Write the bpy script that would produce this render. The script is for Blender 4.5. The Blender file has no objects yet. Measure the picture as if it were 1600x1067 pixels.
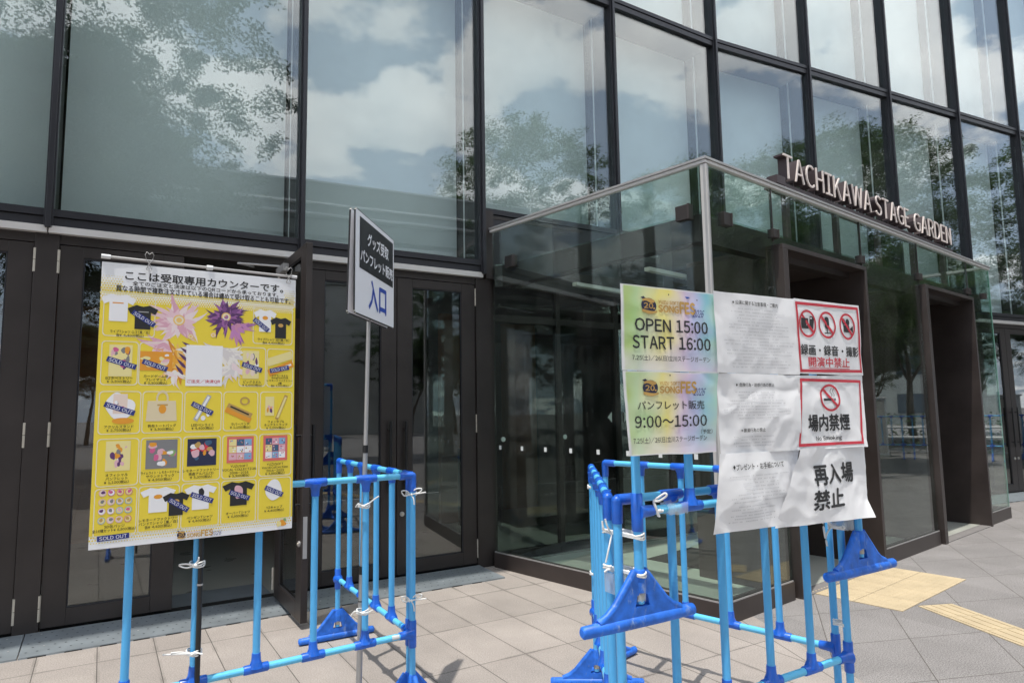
import bpy, math, random
import numpy as np
from mathutils import Vector, Matrix, noise, geometry
R = math.radians
sc = bpy.context.scene
col = sc.collection

# ------------------------------------------------------------------ camera
cam = bpy.data.cameras.new('camera'); camo = bpy.data.objects.new('camera', cam); col.objects.link(camo)
cam.sensor_width = 36.0; cam.lens = 23.4; cam.clip_start = 0.05; cam.clip_end = 2000
camo.matrix_world = Matrix.Translation((0, 0, 1.55)) @ (Matrix.Rotation(R(95.95), 4, 'X') @ Matrix.Rotation(R(-0.9), 4, 'Z'))
sc.camera = camo

# ------------------------------------------------------------------ sky, sun, exposure
SUN_EL, SUN_AZ = 75.5, 58.0          # azimuth the shadows run to
w = bpy.data.worlds.new('World'); sc.world = w; w.use_nodes = True
nt = w.node_tree; nt.nodes.clear()
def wn(t, **k):
    n = nt.nodes.new(t)
    for a, b in k.items(): setattr(n, a, b)
    return n
def wmath(op, a, b=None):
    n = wn('ShaderNodeMath', operation=op)
    for i, v in enumerate((a, b)):
        if v is None: continue
        if isinstance(v, (int, float)): n.inputs[i].default_value = v
        else: nt.links.new(v, n.inputs[i])
    return n.outputs[0]
sky = wn('ShaderNodeTexSky', sky_type='NISHITA', sun_disc=False)
sky.sun_elevation = R(SUN_EL); sky.sun_rotation = R(212); sky.dust_density = 2.0; sky.air_density = 1.0
tc = wn('ShaderNodeTexCoord'); sep = wn('ShaderNodeSeparateXYZ'); nt.links.new(tc.outputs['Generated'], sep.inputs[0])
zc = wmath('ADD', wmath('MAXIMUM', sep.outputs[2], 0.0), 0.30)
cmb = wn('ShaderNodeCombineXYZ')
nt.links.new(wmath('DIVIDE', sep.outputs[0], zc), cmb.inputs[0]); nt.links.new(wmath('DIVIDE', sep.outputs[1], zc), cmb.inputs[1])
nz = wn('ShaderNodeTexNoise'); nz.inputs['Scale'].default_value = 2.6; nz.inputs['Detail'].default_value = 12; nz.inputs['Roughness'].default_value = 0.56
nt.links.new(cmb.outputs[0], nz.inputs['Vector'])
rmp = wn('ShaderNodeValToRGB'); rmp.color_ramp.elements[0].position = 0.50; rmp.color_ramp.elements[1].position = 0.54
nt.links.new(nz.outputs['Fac'], rmp.inputs[0])
nz2 = wn('ShaderNodeTexNoise'); nz2.inputs['Scale'].default_value = 2.7; nz2.inputs['Detail'].default_value = 6
nt.links.new(cmb.outputs[0], nz2.inputs['Vector'])
rmp2 = wn('ShaderNodeValToRGB')
rmp2.color_ramp.elements[0].position = 0.34; rmp2.color_ramp.elements[0].color = (6.0, 6.6, 7.4, 1)
rmp2.color_ramp.elements[1].position = 0.66; rmp2.color_ramp.elements[1].color = (13.4, 13.2, 13.0, 1)
nt.links.new(nz2.outputs['Fac'], rmp2.inputs[0])
mixw = wn('ShaderNodeMix', data_type='RGBA')
nt.links.new(rmp.outputs[0], mixw.inputs['Factor']); hz_ = wn('ShaderNodeMix', data_type='RGBA'); hz_.inputs['Factor'].default_value = 0.62; hz_.inputs['B'].default_value = (5.6, 6.7, 8.2, 1)
nt.links.new(sky.outputs[0], hz_.inputs['A']); nt.links.new(hz_.outputs['Result'], mixw.inputs['A']); nt.links.new(rmp2.outputs[0], mixw.inputs['B'])
bg = wn('ShaderNodeBackground'); bg.inputs['Strength'].default_value = 0.15
nt.links.new(mixw.outputs['Result'], bg.inputs['Color'])
wo = wn('ShaderNodeOutputWorld'); nt.links.new(bg.outputs[0], wo.inputs['Surface'])

sun = bpy.data.lights.new('sun', 'SUN'); sun.energy = 2.95; sun.angle = R(0.6); sun.color = (1.0, 0.95, 0.87)
suno = bpy.data.objects.new('sun', sun); col.objects.link(suno)
trav = Vector((math.cos(R(SUN_AZ)) * math.cos(R(SUN_EL)), math.sin(R(SUN_AZ)) * math.cos(R(SUN_EL)), -math.sin(R(SUN_EL))))
suno.rotation_euler = trav.to_track_quat('-Z', 'Y').to_euler(); suno.location = (-8, -12, 40)
sc.view_settings.view_transform = 'Standard'; sc.view_settings.look = 'None'
sc.view_settings.exposure = 0.5; sc.view_settings.gamma = 1.0
sc.render.engine = 'CYCLES'
sc.cycles.transparent_max_bounces = 24; sc.cycles.max_bounces = 10; sc.cycles.glossy_bounces = 5
sc.cycles.use_denoising = True

# ------------------------------------------------------------------ materials
def srgb(r, g, b):
    f = lambda c: (c / 255 / 12.92) if c / 255 <= 0.04045 else ((c / 255 + 0.055) / 1.055) ** 2.4
    return (f(r), f(g), f(b))
def mat(name, c, rough=0.5, metal=0.0, vary=0.0, scale=8.0, bump=0.0, bscale=60.0, spec=0.5, coat=0.0, trans=0.0):
    m = bpy.data.materials.new(name); m.use_nodes = True
    t = m.node_tree; p = t.nodes['Principled BSDF']
    p.inputs['Base Color'].default_value = (*c, 1); p.inputs['Roughness'].default_value = rough; p.inputs['Metallic'].default_value = metal
    p.inputs['Specular IOR Level'].default_value = spec; p.inputs['Coat Weight'].default_value = coat
    co = t.nodes.new('ShaderNodeTexCoord')
    if vary:
        n = t.nodes.new('ShaderNodeTexNoise'); n.inputs['Scale'].default_value = scale; n.inputs['Detail'].default_value = 5
        t.links.new(co.outputs['Object'], n.inputs['Vector'])
        mr = t.nodes.new('ShaderNodeMapRange'); mr.inputs['From Min'].default_value = 0.3; mr.inputs['From Max'].default_value = 0.7
        mr.inputs['To Min'].default_value = 1 - vary; mr.inputs['To Max'].default_value = 1 + vary
        t.links.new(n.outputs['Fac'], mr.inputs['Value'])
        mx = t.nodes.new('ShaderNodeMix'); mx.data_type = 'RGBA'; mx.blend_type = 'MULTIPLY'; mx.inputs['Factor'].default_value = 1
        mx.inputs['A'].default_value = (*c, 1); t.links.new(mr.outputs[0], mx.inputs['B']); t.links.new(mx.outputs['Result'], p.inputs['Base Color'])
        mr2 = t.nodes.new('ShaderNodeMapRange'); mr2.inputs['To Min'].default_value = max(0.02, rough - 0.1); mr2.inputs['To Max'].default_value = min(1, rough + 0.12)
        t.links.new(n.outputs['Fac'], mr2.inputs['Value']); t.links.new(mr2.outputs[0], p.inputs['Roughness'])
    if bump:
        n2 = t.nodes.new('ShaderNodeTexNoise'); n2.inputs['Scale'].default_value = bscale; n2.inputs['Detail'].default_value = 3
        t.links.new(co.outputs['Object'], n2.inputs['Vector'])
        b = t.nodes.new('ShaderNodeBump'); b.inputs['Strength'].default_value = bump; b.inputs['Distance'].default_value = 0.01
        t.links.new(n2.outputs['Fac'], b.inputs['Height']); t.links.new(b.outputs[0], p.inputs['Normal'])
    if trans:
        tr = t.nodes.new('ShaderNodeBsdfTranslucent'); tr.inputs['Color'].default_value = (c[0] * 1.6, c[1] * 1.7, c[2] * 0.9, 1)
        ms = t.nodes.new('ShaderNodeMixShader'); ms.inputs[0].default_value = trans
        t.links.new(p.outputs[0], ms.inputs[1]); t.links.new(tr.outputs[0], ms.inputs[2])
        t.links.new(ms.outputs[0], t.nodes['Material Output'].inputs['Surface'])
    return m
def glass(name, r0, tint, wave=0.0, grime=0.0):
    m = bpy.data.materials.new(name); m.use_nodes = True
    t = m.node_tree; t.nodes.clear()
    lw = t.nodes.new('ShaderNodeLayerWeight'); lw.inputs['Blend'].default_value = 0.5
    pw = t.nodes.new('ShaderNodeMath'); pw.operation = 'POWER'; pw.inputs[1].default_value = 4.2; t.links.new(lw.outputs['Facing'], pw.inputs[0])
    ma = t.nodes.new('ShaderNodeMath'); ma.operation = 'MULTIPLY_ADD'; ma.inputs[1].default_value = (1 - r0) * 0.85; ma.inputs[2].default_value = r0
    t.links.new(pw.outputs[0], ma.inputs[0])
    tr = t.nodes.new('ShaderNodeBsdfTransparent'); tr.inputs[0].default_value = (*tint, 1)
    gl = t.nodes.new('ShaderNodeBsdfGlossy'); gl.inputs['Roughness'].default_value = 0.0; gl.inputs[0].default_value = (0.96, 0.98, 1.0, 1)
    if wave:
        co = t.nodes.new('ShaderNodeTexCoord'); n = t.nodes.new('ShaderNodeTexNoise'); n.inputs['Scale'].default_value = 0.9; n.inputs['Detail'].default_value = 1
        t.links.new(co.outputs['Object'], n.inputs['Vector'])
        b = t.nodes.new('ShaderNodeBump'); b.inputs['Strength'].default_value = wave; b.inputs['Distance'].default_value = 0.02
        t.links.new(n.outputs['Fac'], b.inputs['Height']); t.links.new(b.outputs[0], gl.inputs['Normal'])
    ms = t.nodes.new('ShaderNodeMixShader'); t.links.new(ma.outputs[0], ms.inputs[0]); t.links.new(tr.outputs[0], ms.inputs[1]); t.links.new(gl.outputs[0], ms.inputs[2])
    last = ms.outputs[0]
    if grime:
        co = t.nodes.new('ShaderNodeTexCoord'); n = t.nodes.new('ShaderNodeTexNoise'); n.inputs['Scale'].default_value = 3; n.inputs['Detail'].default_value = 8
        t.links.new(co.outputs['Object'], n.inputs['Vector'])
        mr = t.nodes.new('ShaderNodeMapRange'); mr.inputs['From Min'].default_value = 0.45; mr.inputs['From Max'].default_value = 0.9; mr.inputs['To Max'].default_value = grime
        t.links.new(n.outputs['Fac'], mr.inputs['Value'])
        df = t.nodes.new('ShaderNodeBsdfDiffuse'); df.inputs[0].default_value = (0.5, 0.5, 0.48, 1)
        m2 = t.nodes.new('ShaderNodeMixShader'); t.links.new(mr.outputs[0], m2.inputs[0]); t.links.new(last, m2.inputs[1]); t.links.new(df.outputs[0], m2.inputs[2]); last = m2.outputs[0]
    o = t.nodes.new('ShaderNodeOutputMaterial'); t.links.new(last, o.inputs[0])
    return m
def vcol_mat(name, rough=0.6):
    m = mat(name, (1, 1, 1), rough); t = m.node_tree
    a = t.nodes.new('ShaderNodeVertexColor'); a.layer_name = 'print'
    t.links.new(a.outputs[0], t.nodes['Principled BSDF'].inputs['Base Color'])
    return m

M = {}
M['mullion'] = mat('dark_aluminium', (0.030, 0.030, 0.036), 0.42, 0.3, 0.08, 2)
M['brown'] = mat('dark_brown_steel', (0.036, 0.029, 0.027), 0.45, 0.2, 0.26, 2.2, 0.04, 30)
M['brown2'] = mat('brown_portal_steel', (0.055, 0.043, 0.040), 0.40, 0.2, 0.24, 2.4, 0.04, 30)
M['strip'] = mat('brushed_aluminium', (0.60, 0.58, 0.56), 0.45, 0.15, 0.05, 3)
M['silver'] = mat('satin_silver', (0.43, 0.42, 0.415), 0.38, 0.4, 0.05, 6)
M['hinge'] = mat('stainless_hinge', (0.50, 0.46, 0.39), 0.4, 0.3)
M['plate'] = mat('galvanised_plate', (0.30, 0.34, 0.37), 0.45, 0.5, 0.12, 5, 0.1, 40)
M['stud'] = mat('plate_studs', (0.07, 0.075, 0.08), 0.5, 0.5)
M['studw'] = mat('plate_screws', (0.8, 0.8, 0.8), 0.3, 0.6)
M['gap'] = mat('dark_gap', (0.006, 0.006, 0.006), 0.8)
M['glassF'] = glass('facade_glass', 0.085, (0.93, 0.965, 0.955), 0.03, 0.03)
M['glassD'] = glass('door_glass', 0.100, (0.66, 0.68, 0.66), 0.05, 0.03)
M['glassV'] = glass('clear_green_glass', 0.060, (0.885, 0.95, 0.92), 0.04, 0.03)
M['edgeglass'] = mat('green_glass_edge', (0.25, 0.48, 0.40), 0.2)
M['blind'] = mat('pale_roller_blind', (0.66, 0.71, 0.71), 0.9, 0, 0.03, 1.2)
M['fin'] = mat('pale_fin', (0.75, 0.77, 0.78), 0.5)
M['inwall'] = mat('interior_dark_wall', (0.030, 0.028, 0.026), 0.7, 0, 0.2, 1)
M['wood'] = mat('interior_wood', (0.32, 0.14, 0.06), 0.5, 0, 0.25, 1.2)
M['infloor'] = mat('interior_floor', (0.40, 0.41, 0.37), 0.30, 0, 0.10, 3, 0.05, 30)
M['greystone'] = mat('grey_threshold_stone', (0.19, 0.178, 0.174), 0.8, 0, 0.1, 20, 0.1, 90)
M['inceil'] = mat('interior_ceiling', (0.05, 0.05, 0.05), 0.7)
M['blue'] = mat('light_blue_pipe', srgb(84, 176, 234), 0.36, 0, 0.05, 9, 0.02, 30, coat=0.15)
M['blue_sunlit'] = mat('sunlit_blue_rail', srgb(100, 196, 240), 0.36, 0, 0.06, 9, coat=0.15)  # the pipe blue again, lightened to paint in sun falling on the rails
M['navy'] = mat('blue_plastic_joint', srgb(28, 98, 204), 0.36, 0, 0.18, 22, 0.03, 50, coat=0.2)
M['foot'] = mat('scuffed_blue_plastic', srgb(36, 108, 212), 0.46, 0, 0.28, 22, 0.06, 40)
def scuffed(m, cs, amt, scale, lo):
    t = m.node_tree; p = t.nodes['Principled BSDF']; N = t.nodes.new; L = t.links.new; src = p.inputs['Base Color'].links[0].from_socket
    co = N('ShaderNodeTexCoord'); mp = N('ShaderNodeMapping'); mp.inputs['Scale'].default_value = (1, 1, .35); L(co.outputs['Object'], mp.inputs['Vector'])
    n = N('ShaderNodeTexNoise'); n.inputs['Scale'].default_value = scale; n.inputs['Detail'].default_value = 8; n.inputs['Roughness'].default_value = .75; L(mp.outputs[0], n.inputs['Vector'])
    mr = N('ShaderNodeMapRange'); mr.inputs['From Min'].default_value = lo; mr.inputs['From Max'].default_value = lo + .10; mr.inputs['To Max'].default_value = amt; L(n.outputs['Fac'], mr.inputs['Value'])
    mx = N('ShaderNodeMix'); mx.data_type = 'RGBA'; L(mr.outputs[0], mx.inputs['Factor']); L(src, mx.inputs['A']); mx.inputs['B'].default_value = (*cs, 1); L(mx.outputs['Result'], p.inputs['Base Color'])
scuffed(M['foot'], (.34, .42, .52), .55, 26, .56); scuffed(M['navy'], (.22, .34, .52), .45, 40, .60); scuffed(M['blue'], (.30, .36, .38), .35, 30, .64); scuffed(M['blue_sunlit'], (.34, .40, .42), .35, 30, .62)
M['cord'] = mat('white_cord', (0.80, 0.80, 0.78), 0.8, 0, 0.05, 60, 0.3, 300)
M['black'] = mat('black_pole', (0.012, 0.012, 0.013), 0.3)
M['alupole'] = mat('grey_alu_pole', (0.42, 0.42, 0.42), 0.38, 0.5, 0.05, 7)
M['paper'] = mat('white_paper', (0.90, 0.90, 0.92), 0.55, 0, 0.02, 4, 0.03, 90)
M['board'] = mat('foam_board', (0.80, 0.79, 0.72), 0.6)
M['gloss'] = mat('glossy_print_white', (0.86, 0.87, 0.90), 0.30)
M['letterF'] = mat('pink_letter_face', (0.80, 0.70, 0.65), 0.5)
M['letterS'] = mat('purple_brown_letter_side', (0.060, 0.042, 0.046), 0.5)
M['leaf'] = mat('leaf_green', (0.050, 0.095, 0.018), 0.55, 0, 0.55, 0.9, trans=0.35)
M['leaf2'] = mat('leaf_dark_green', (0.030, 0.062, 0.018), 0.55, 0, 0.5, 0.8, trans=0.3)
M['bark'] = mat('bark', (0.10, 0.08, 0.06), 0.9, 0, 0.3, 6, 0.4, 25)
M['concrete'] = mat('concrete', (0.26, 0.28, 0.27), 0.8, 0, 0.12, 1.2, 0.1, 20)
M['concrete2'] = mat('pale_concrete', (0.45, 0.45, 0.43), 0.8, 0, 0.10, 0.8)
M['white'] = mat('white_paint', (0.72, 0.73, 0.74), 0.5, 0, 0.06, 2)
M['window'] = mat('far_window', (0.05, 0.07, 0.09), 0.15)
M['sticker'] = mat('white_sticker', (0.75, 0.77, 0.76), 0.6)
M['red_sticker'] = mat('label_sticker', (0.6, 0.62, 0.62), 0.5)
M['hedge'] = mat('hedge_leaf', (0.035, 0.075, 0.018), 0.7, 0, 0.5, 3)
tp = glass('clear_tape', 0.05, (0.93, 0.96, 0.98)); M['tape'] = tp
# milky tape
t_ = tp.node_tree; o_ = [n for n in t_.nodes if n.type == 'OUTPUT_MATERIAL'][0]; src = o_.inputs[0].links[0].from_socket
d_ = t_.nodes.new('ShaderNodeBsdfDiffuse'); d_.inputs[0].default_value = (0.8, 0.85, 0.9, 1); m_ = t_.nodes.new('ShaderNodeMixShader'); m_.inputs[0].default_value = 0.30
t_.links.new(src, m_.inputs[1]); t_.links.new(d_.outputs[0], m_.inputs[2]); t_.links.new(m_.outputs[0], o_.inputs[0])
INK = {'ink': (0.02, 0.02, 0.022), 'navy_ink': (0.02, 0.035, 0.22), 'blue_ink': (0.03, 0.08, 0.42), 'red_ink': (0.62, 0.035, 0.06), 'yellow': (0.84, 0.66, 0.055),
       'pale_yellow': (0.82, 0.72, 0.33), 'white_ink': (0.86, 0.86, 0.89), 'cream': (0.80, 0.76, 0.62), 'orange': (0.78, 0.33, 0.03), 'gold': (0.60, 0.36, 0.10), 'pink': (0.74, 0.45, 0.52),
       'deep_pink': (0.62, 0.12, 0.28), 'purple': (0.12, 0.04, 0.16), 'skin': (0.80, 0.66, 0.58), 'tan': (0.52, 0.33, 0.10), 'grey_ink': (0.46, 0.46, 0.47), 'faint_ink': (0.68, 0.68, 0.70), 'mid_grey': (0.22, 0.22, 0.23),
       'tote': (0.74, 0.63, 0.42), 'sky_ink': (0.22, 0.42, 0.66), 'dark_teal': (0.05, 0.12, 0.22), 'green_ink': (0.25, 0.42, 0.16), 'coral': (0.72, 0.16, 0.14), 'navy_emblem': (0.02, 0.025, 0.07)}
for k_, c_ in INK.items(): M[k_] = mat('print_' + k_, c_, 0.45)

# ------------------------------------------------------------------ mesh builder
class MB:
    def __init__(s): s.v = []; s.f = []; s.m = []; s.mats = []; s.sm = []
    def mi(s, m):
        if m not in s.mats: s.mats.append(m)
        return s.mats.index(m)
    def add(s, vs, fs, m, smooth=False):
        b = len(s.v); i = s.mi(m); s.v.extend([tuple(v) for v in vs])
        for f in fs: s.f.append([b + k for k in f]); s.m.append(i); s.sm.append(smooth)
    def hexa(s, p, m):   # 8 points: 4 bottom ccw, 4 top
        s.add(p, [(3, 2, 1, 0), (4, 5, 6, 7), (0, 1, 5, 4), (1, 2, 6, 5), (2, 3, 7, 6), (3, 0, 4, 7)], m)
    def fbox(s, fr, a0, a1, n0, n1, z0, z1, m):
        q = [fr(a0, n0, z0), fr(a0, n1, z0), fr(a1, n1, z0), fr(a1, n0, z0), fr(a0, n0, z1), fr(a0, n1, z1), fr(a1, n1, z1), fr(a1, n0, z1)]
        s.hexa(q, m)
    def tube(s, pts, r, m, n=12, cap=True, smooth=True):
        pts = [Vector(p) for p in pts]; rs = r if isinstance(r, (list, tuple)) else [r] * len(pts)
        rings = []; up = None
        for i, p in enumerate(pts):
            d = (pts[min(i + 1, len(pts) - 1)] - pts[max(i - 1, 0)]).normalized()
            if up is None: up = Vector((0, 0, 1)) if abs(d.z) < 0.9 else Vector((1, 0, 0))
            x = d.cross(up).normalized(); y = d.cross(x).normalized(); up = -y if False else up
            rings.append([p + (x * math.cos(2 * math.pi * k / n) + y * math.sin(2 * math.pi * k / n)) * rs[i] for k in range(n)])
        vs = [v for r_ in rings for v in r_]
        fs = [(i * n + k, (i + 1) * n + k, (i + 1) * n + (k + 1) % n, i * n + (k + 1) % n) for i in range(len(pts) - 1) for k in range(n)]
        s.add(vs, fs, m, smooth)
        if cap: s.add(rings[0], [tuple(range(n))], m); s.add(rings[-1], [tuple(reversed(range(n)))], m)
    def ball(s, c, r, m, n=12, h=7, sq=(1, 1, 1)):
        vs = []; fs = []
        for i in range(h + 1):
            t = math.pi * i / h
            for k in range(n):
                a = 2 * math.pi * k / n; vs.append((c[0] + r * sq[0] * math.sin(t) * math.cos(a), c[1] + r * sq[1] * math.sin(t) * math.sin(a), c[2] + r * sq[2] * math.cos(t)))
        for i in range(h):
            for k in range(n): fs.append((i * n + k, (i + 1) * n + k, (i + 1) * n + (k + 1) % n, i * n + (k + 1) % n))
        s.add(vs, fs, m, True)
    def build(s, name, parent=None, loc=(0, 0, 0), bevel=0.0):
        me = bpy.data.meshes.new(name)
        L = Vector(loc)
        me.from_pydata([tuple(Vector(v) - L) for v in s.v], [], s.f)
        for m in s.mats: me.materials.append(m)
        me.polygons.foreach_set('material_index', s.m); me.polygons.foreach_set('use_smooth', s.sm); me.update()
        o = bpy.data.objects.new(name, me); col.objects.link(o)
        if parent: o.parent = parent
        else: o.location = L
        if bevel:
            b = o.modifiers.new('bevel', 'BEVEL'); b.width = bevel; b.segments = 2; b.limit_method = 'ANGLE'; b.angle_limit = R(40)
        return o
def tag(o, label=None, cat=None, group=None, kind=None):
    if label: o['label'] = label
    if cat: o['category'] = cat
    if group: o['group'] = group
    if kind: o['kind'] = kind
    return o
def thing(name, label, cat, loc=(0, 0, 0), rz=0.0, group=None):
    o = bpy.data.objects.new(name, None); col.objects.link(o); o.location = loc; o.rotation_euler = (0, 0, rz); o.empty_display_size = 0.2
    return tag(o, label, cat, group)
def copy_tree(o, parent=None):
    c = o.copy(); col.objects.link(c); c.parent = parent
    for ch in list(o.children): copy_tree(ch, c)
    return c
class Part(MB):          # mesh in world coords, parented under a thing that sits (unrotated) at loc
    def done(s, name, th, par=None, bevel=0.0):
        return s.build(name, par or th, th.location, bevel)

def frame(O, ang):
    d = Vector((math.cos(R(ang)), math.sin(R(ang)), 0)); o = Vector((d.y, -d.x, 0)); O = Vector(O)
    f = lambda a, n, z: O + d * a + o * n + Vector((0, 0, z))
    f.O = O; f.d = d; f.o = o; f.ang = ang
    return f
FA = frame((-3.615, 4.844, 0), 31.6)
FB = frame(FA(7.6, 0, 0), 26.0)
K0 = Vector((-0.215, 6.861, 0)); K1 = Vector((1.502, 4.936, 0)); K2 = Vector((6.765, 9.266, 0))
VL = frame(K0, math.degrees(math.atan2(K1.y - K0.y, K1.x - K0.x)))
VF = frame(K1, math.degrees(math.atan2(K2.y - K1.y, K2.x - K1.x)))
LVL = (K1 - K0).length; LVF = (K2 - K1).length

# ------------------------------------------------------------------ text outlines
_gc = {}; _tc = {}
def outline(s, res, off=0.0):
    cu = bpy.data.curves.new('t', 'FONT'); cu.body = s; cu.resolution_u = res; cu.offset = off; cu.fill_mode = 'FRONT'
    ob = bpy.data.objects.new('t', cu); col.objects.link(ob)
    me = bpy.data.meshes.new_from_object(ob.evaluated_get(bpy.context.evaluated_depsgraph_get()))
    vs = np.array([v.co[:2] for v in me.vertices]) if len(me.vertices) else np.zeros((0, 2)); fs = [tuple(p.vertices) for p in me.polygons]
    bpy.data.objects.remove(ob); bpy.data.curves.remove(cu); bpy.data.meshes.remove(me)
    return vs, fs
def glyph(ch, res=2, off=0.0):
    k = (ch, res, off)
    if k not in _gc:
        narrow = 33 <= ord(ch) <= 126
        vs, fs = outline(chr(ord(ch) + 0xFEE0) if narrow else ch, res, off)
        if narrow and len(vs): lo = vs[:, 0].min(); vs = vs - [lo - 0.055, 0]; adv = vs[:, 0].max() + 0.055
        elif ch == ' ': adv = 0.30
        else: adv = EM
        _gc[k] = (vs, fs, adv)
    return _gc[k]
EM = outline('国国', 2)[0][:, 0].max() - outline('国', 2)[0][:, 0].max()
def text2d(s, res=2, off=0.0):
    k = (s, res, off)
    if k in _tc: return _tc[k]
    x = 0; V = []; F_ = []; nb = 0
    for ch in s:
        vs, fs, adv = glyph(ch, res, off)
        if len(vs): V.append(vs + [x, 0]); F_ += [tuple(i + nb for i in f) for f in fs]; nb += len(vs)
        x += adv
    V = np.vstack(V); lo = V.min(0); wh = np.maximum(V.max(0) - lo, 1e-6)
    _tc[k] = ((V - lo) / wh, F_, wh)
    return _tc[k]

class Print:             # flat ink shapes in sheet coordinates, mapped on to a sheet
    def __init__(s, mb, fn, asp=1.0): s.mb = mb; s.fn = fn; s.asp = asp     # fn(u,v,layer) -> 3d ; asp = width/height of the u,v unit
    def poly(s, pts, ink, lay=1):
        tri = geometry.tessellate_polygon([[Vector((p[0], p[1], 0)) for p in pts]])
        out = []
        for t in tri:
            a, b, c = (pts[i] for i in t)
            if (b[0] - a[0]) * (c[1] - a[1]) - (b[1] - a[1]) * (c[0] - a[0]) < 0: t = (t[0], t[2], t[1])
            out.append(tuple(t))
        s.mb.add([s.fn(p[0], p[1], lay) for p in pts], out, M[ink])
    def rect(s, u0, v0, u1, v1, ink, lay=1, nu=1, nv=1):
        vs = [s.fn(u0 + (u1 - u0) * i / nu, v0 + (v1 - v0) * j / nv, lay) for j in range(nv + 1) for i in range(nu + 1)]
        fs = [(j * (nu + 1) + i, j * (nu + 1) + i + 1, (j + 1) * (nu + 1) + i + 1, (j + 1) * (nu + 1) + i) for j in range(nv) for i in range(nu)]
        s.mb.add(vs, fs, M[ink])
    def quadstrip(s, p, q, ink, lay=1, n=12):      # band between two polylines p0->p1 and q0->q1
        vs = []
        for i in range(n + 1):
            t = i / n
            for a, b in (p, q): vs.append(s.fn(a[0] + (b[0] - a[0]) * t, a[1] + (b[1] - a[1]) * t, lay))
        s.mb.add(vs, [(2 * i, 2 * i + 2, 2 * i + 3, 2 * i + 1) for i in range(n)], M[ink])
    def text(s, t, u0, v0, u1, v1, ink='ink', lay=2, bold=0.0, shear=0.0, rot=0.0):
        vs, fs, wh = text2d(t); cu, cv = (u0 + u1) / 2, (v0 + v1) / 2
        bx, by = bold / wh[0], bold / wh[1]
        for k, (ox, oy) in enumerate(((0, 0), (bx, 0), (-bx, 0), (0, by), (0, -by)) if bold else ((0, 0),)):
            out = []
            for x, y in vs:
                x = x + ox; y = y + oy
                u = u0 + (u1 - u0) * x + shear * y * (v1 - v0); v = v0 + (v1 - v0) * y
                if rot:
                    du, dv_ = (u - cu) * s.asp, v - cv; c, n = math.cos(rot), math.sin(rot)
                    u = cu + (du * c - dv_ * n) / s.asp; v = cv + du * n + dv_ * c
                out.append(s.fn(u, v, lay + 0.06 * k))
            s.mb.add(out, fs, M[ink])
    def ctext(s, t, cu, v0, h, ink='ink', lay=2, bold=0.0, maxw=9, wide=1.0):
        _, _, wh = text2d(t); wd = h * wh[0] / 0.85 / s.asp * wide
        hh = h * wh[1] / 0.85
        wd = min(wd, maxw); s.text(t, cu - wd / 2, v0, cu + wd / 2, v0 + hh, ink, lay, bold)
    def ring(s, cu, cv, ru, rv, th, ink, lay=2, n=36):
        vs = []; fs = []
        for k in range(n):
            a = 2 * math.pi * k / n
            for f in (1, 1 - th): vs.append(s.fn(cu + ru * f * math.cos(a), cv + rv * f * math.sin(a), lay))
        for k in range(n): j = (k + 1) % n; fs.append((2 * k + 1, 2 * k, 2 * j, 2 * j + 1))
        s.mb.add(vs, fs, M[ink])
    def disc(s, cu, cv, ru, rv, ink, lay=2, n=18):
        s.mb.add([s.fn(cu + ru * math.cos(2 * math.pi * k / n), cv + rv * math.sin(2 * math.pi * k / n), lay) for k in range(n)], [tuple(range(n))], M[ink])
    def rrect(s, u0, v0, u1, v1, r, ink, lay=1, line=0.0):
        pts = []
        for cx, cy, a0 in ((u1 - r / s.asp, v1 - r, 0), (u0 + r / s.asp, v1 - r, 90), (u0 + r / s.asp, v0 + r, 180), (u1 - r / s.asp, v0 + r, 270)):
            for k in range(5):
                a = R(a0 + k * 22.5); pts.append((cx + r * math.cos(a) / s.asp, cy + r * math.sin(a)))
        if not line: s.poly(pts, ink, lay); return
        c = ((u0 + u1) / 2, (v0 + v1) / 2); fu = 1 - 2 * line / s.asp / (u1 - u0); fv = 1 - 2 * line / (v1 - v0)
        inn = [(c[0] + (p[0] - c[0]) * fu, c[1] + (p[1] - c[1]) * fv) for p in pts]; n = len(pts)
        s.mb.add([s.fn(*p, lay) for p in pts] + [s.fn(*p, lay) for p in inn], [(k, (k + 1) % n, n + (k + 1) % n, n + k) for k in range(n)], M[ink])

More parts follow.
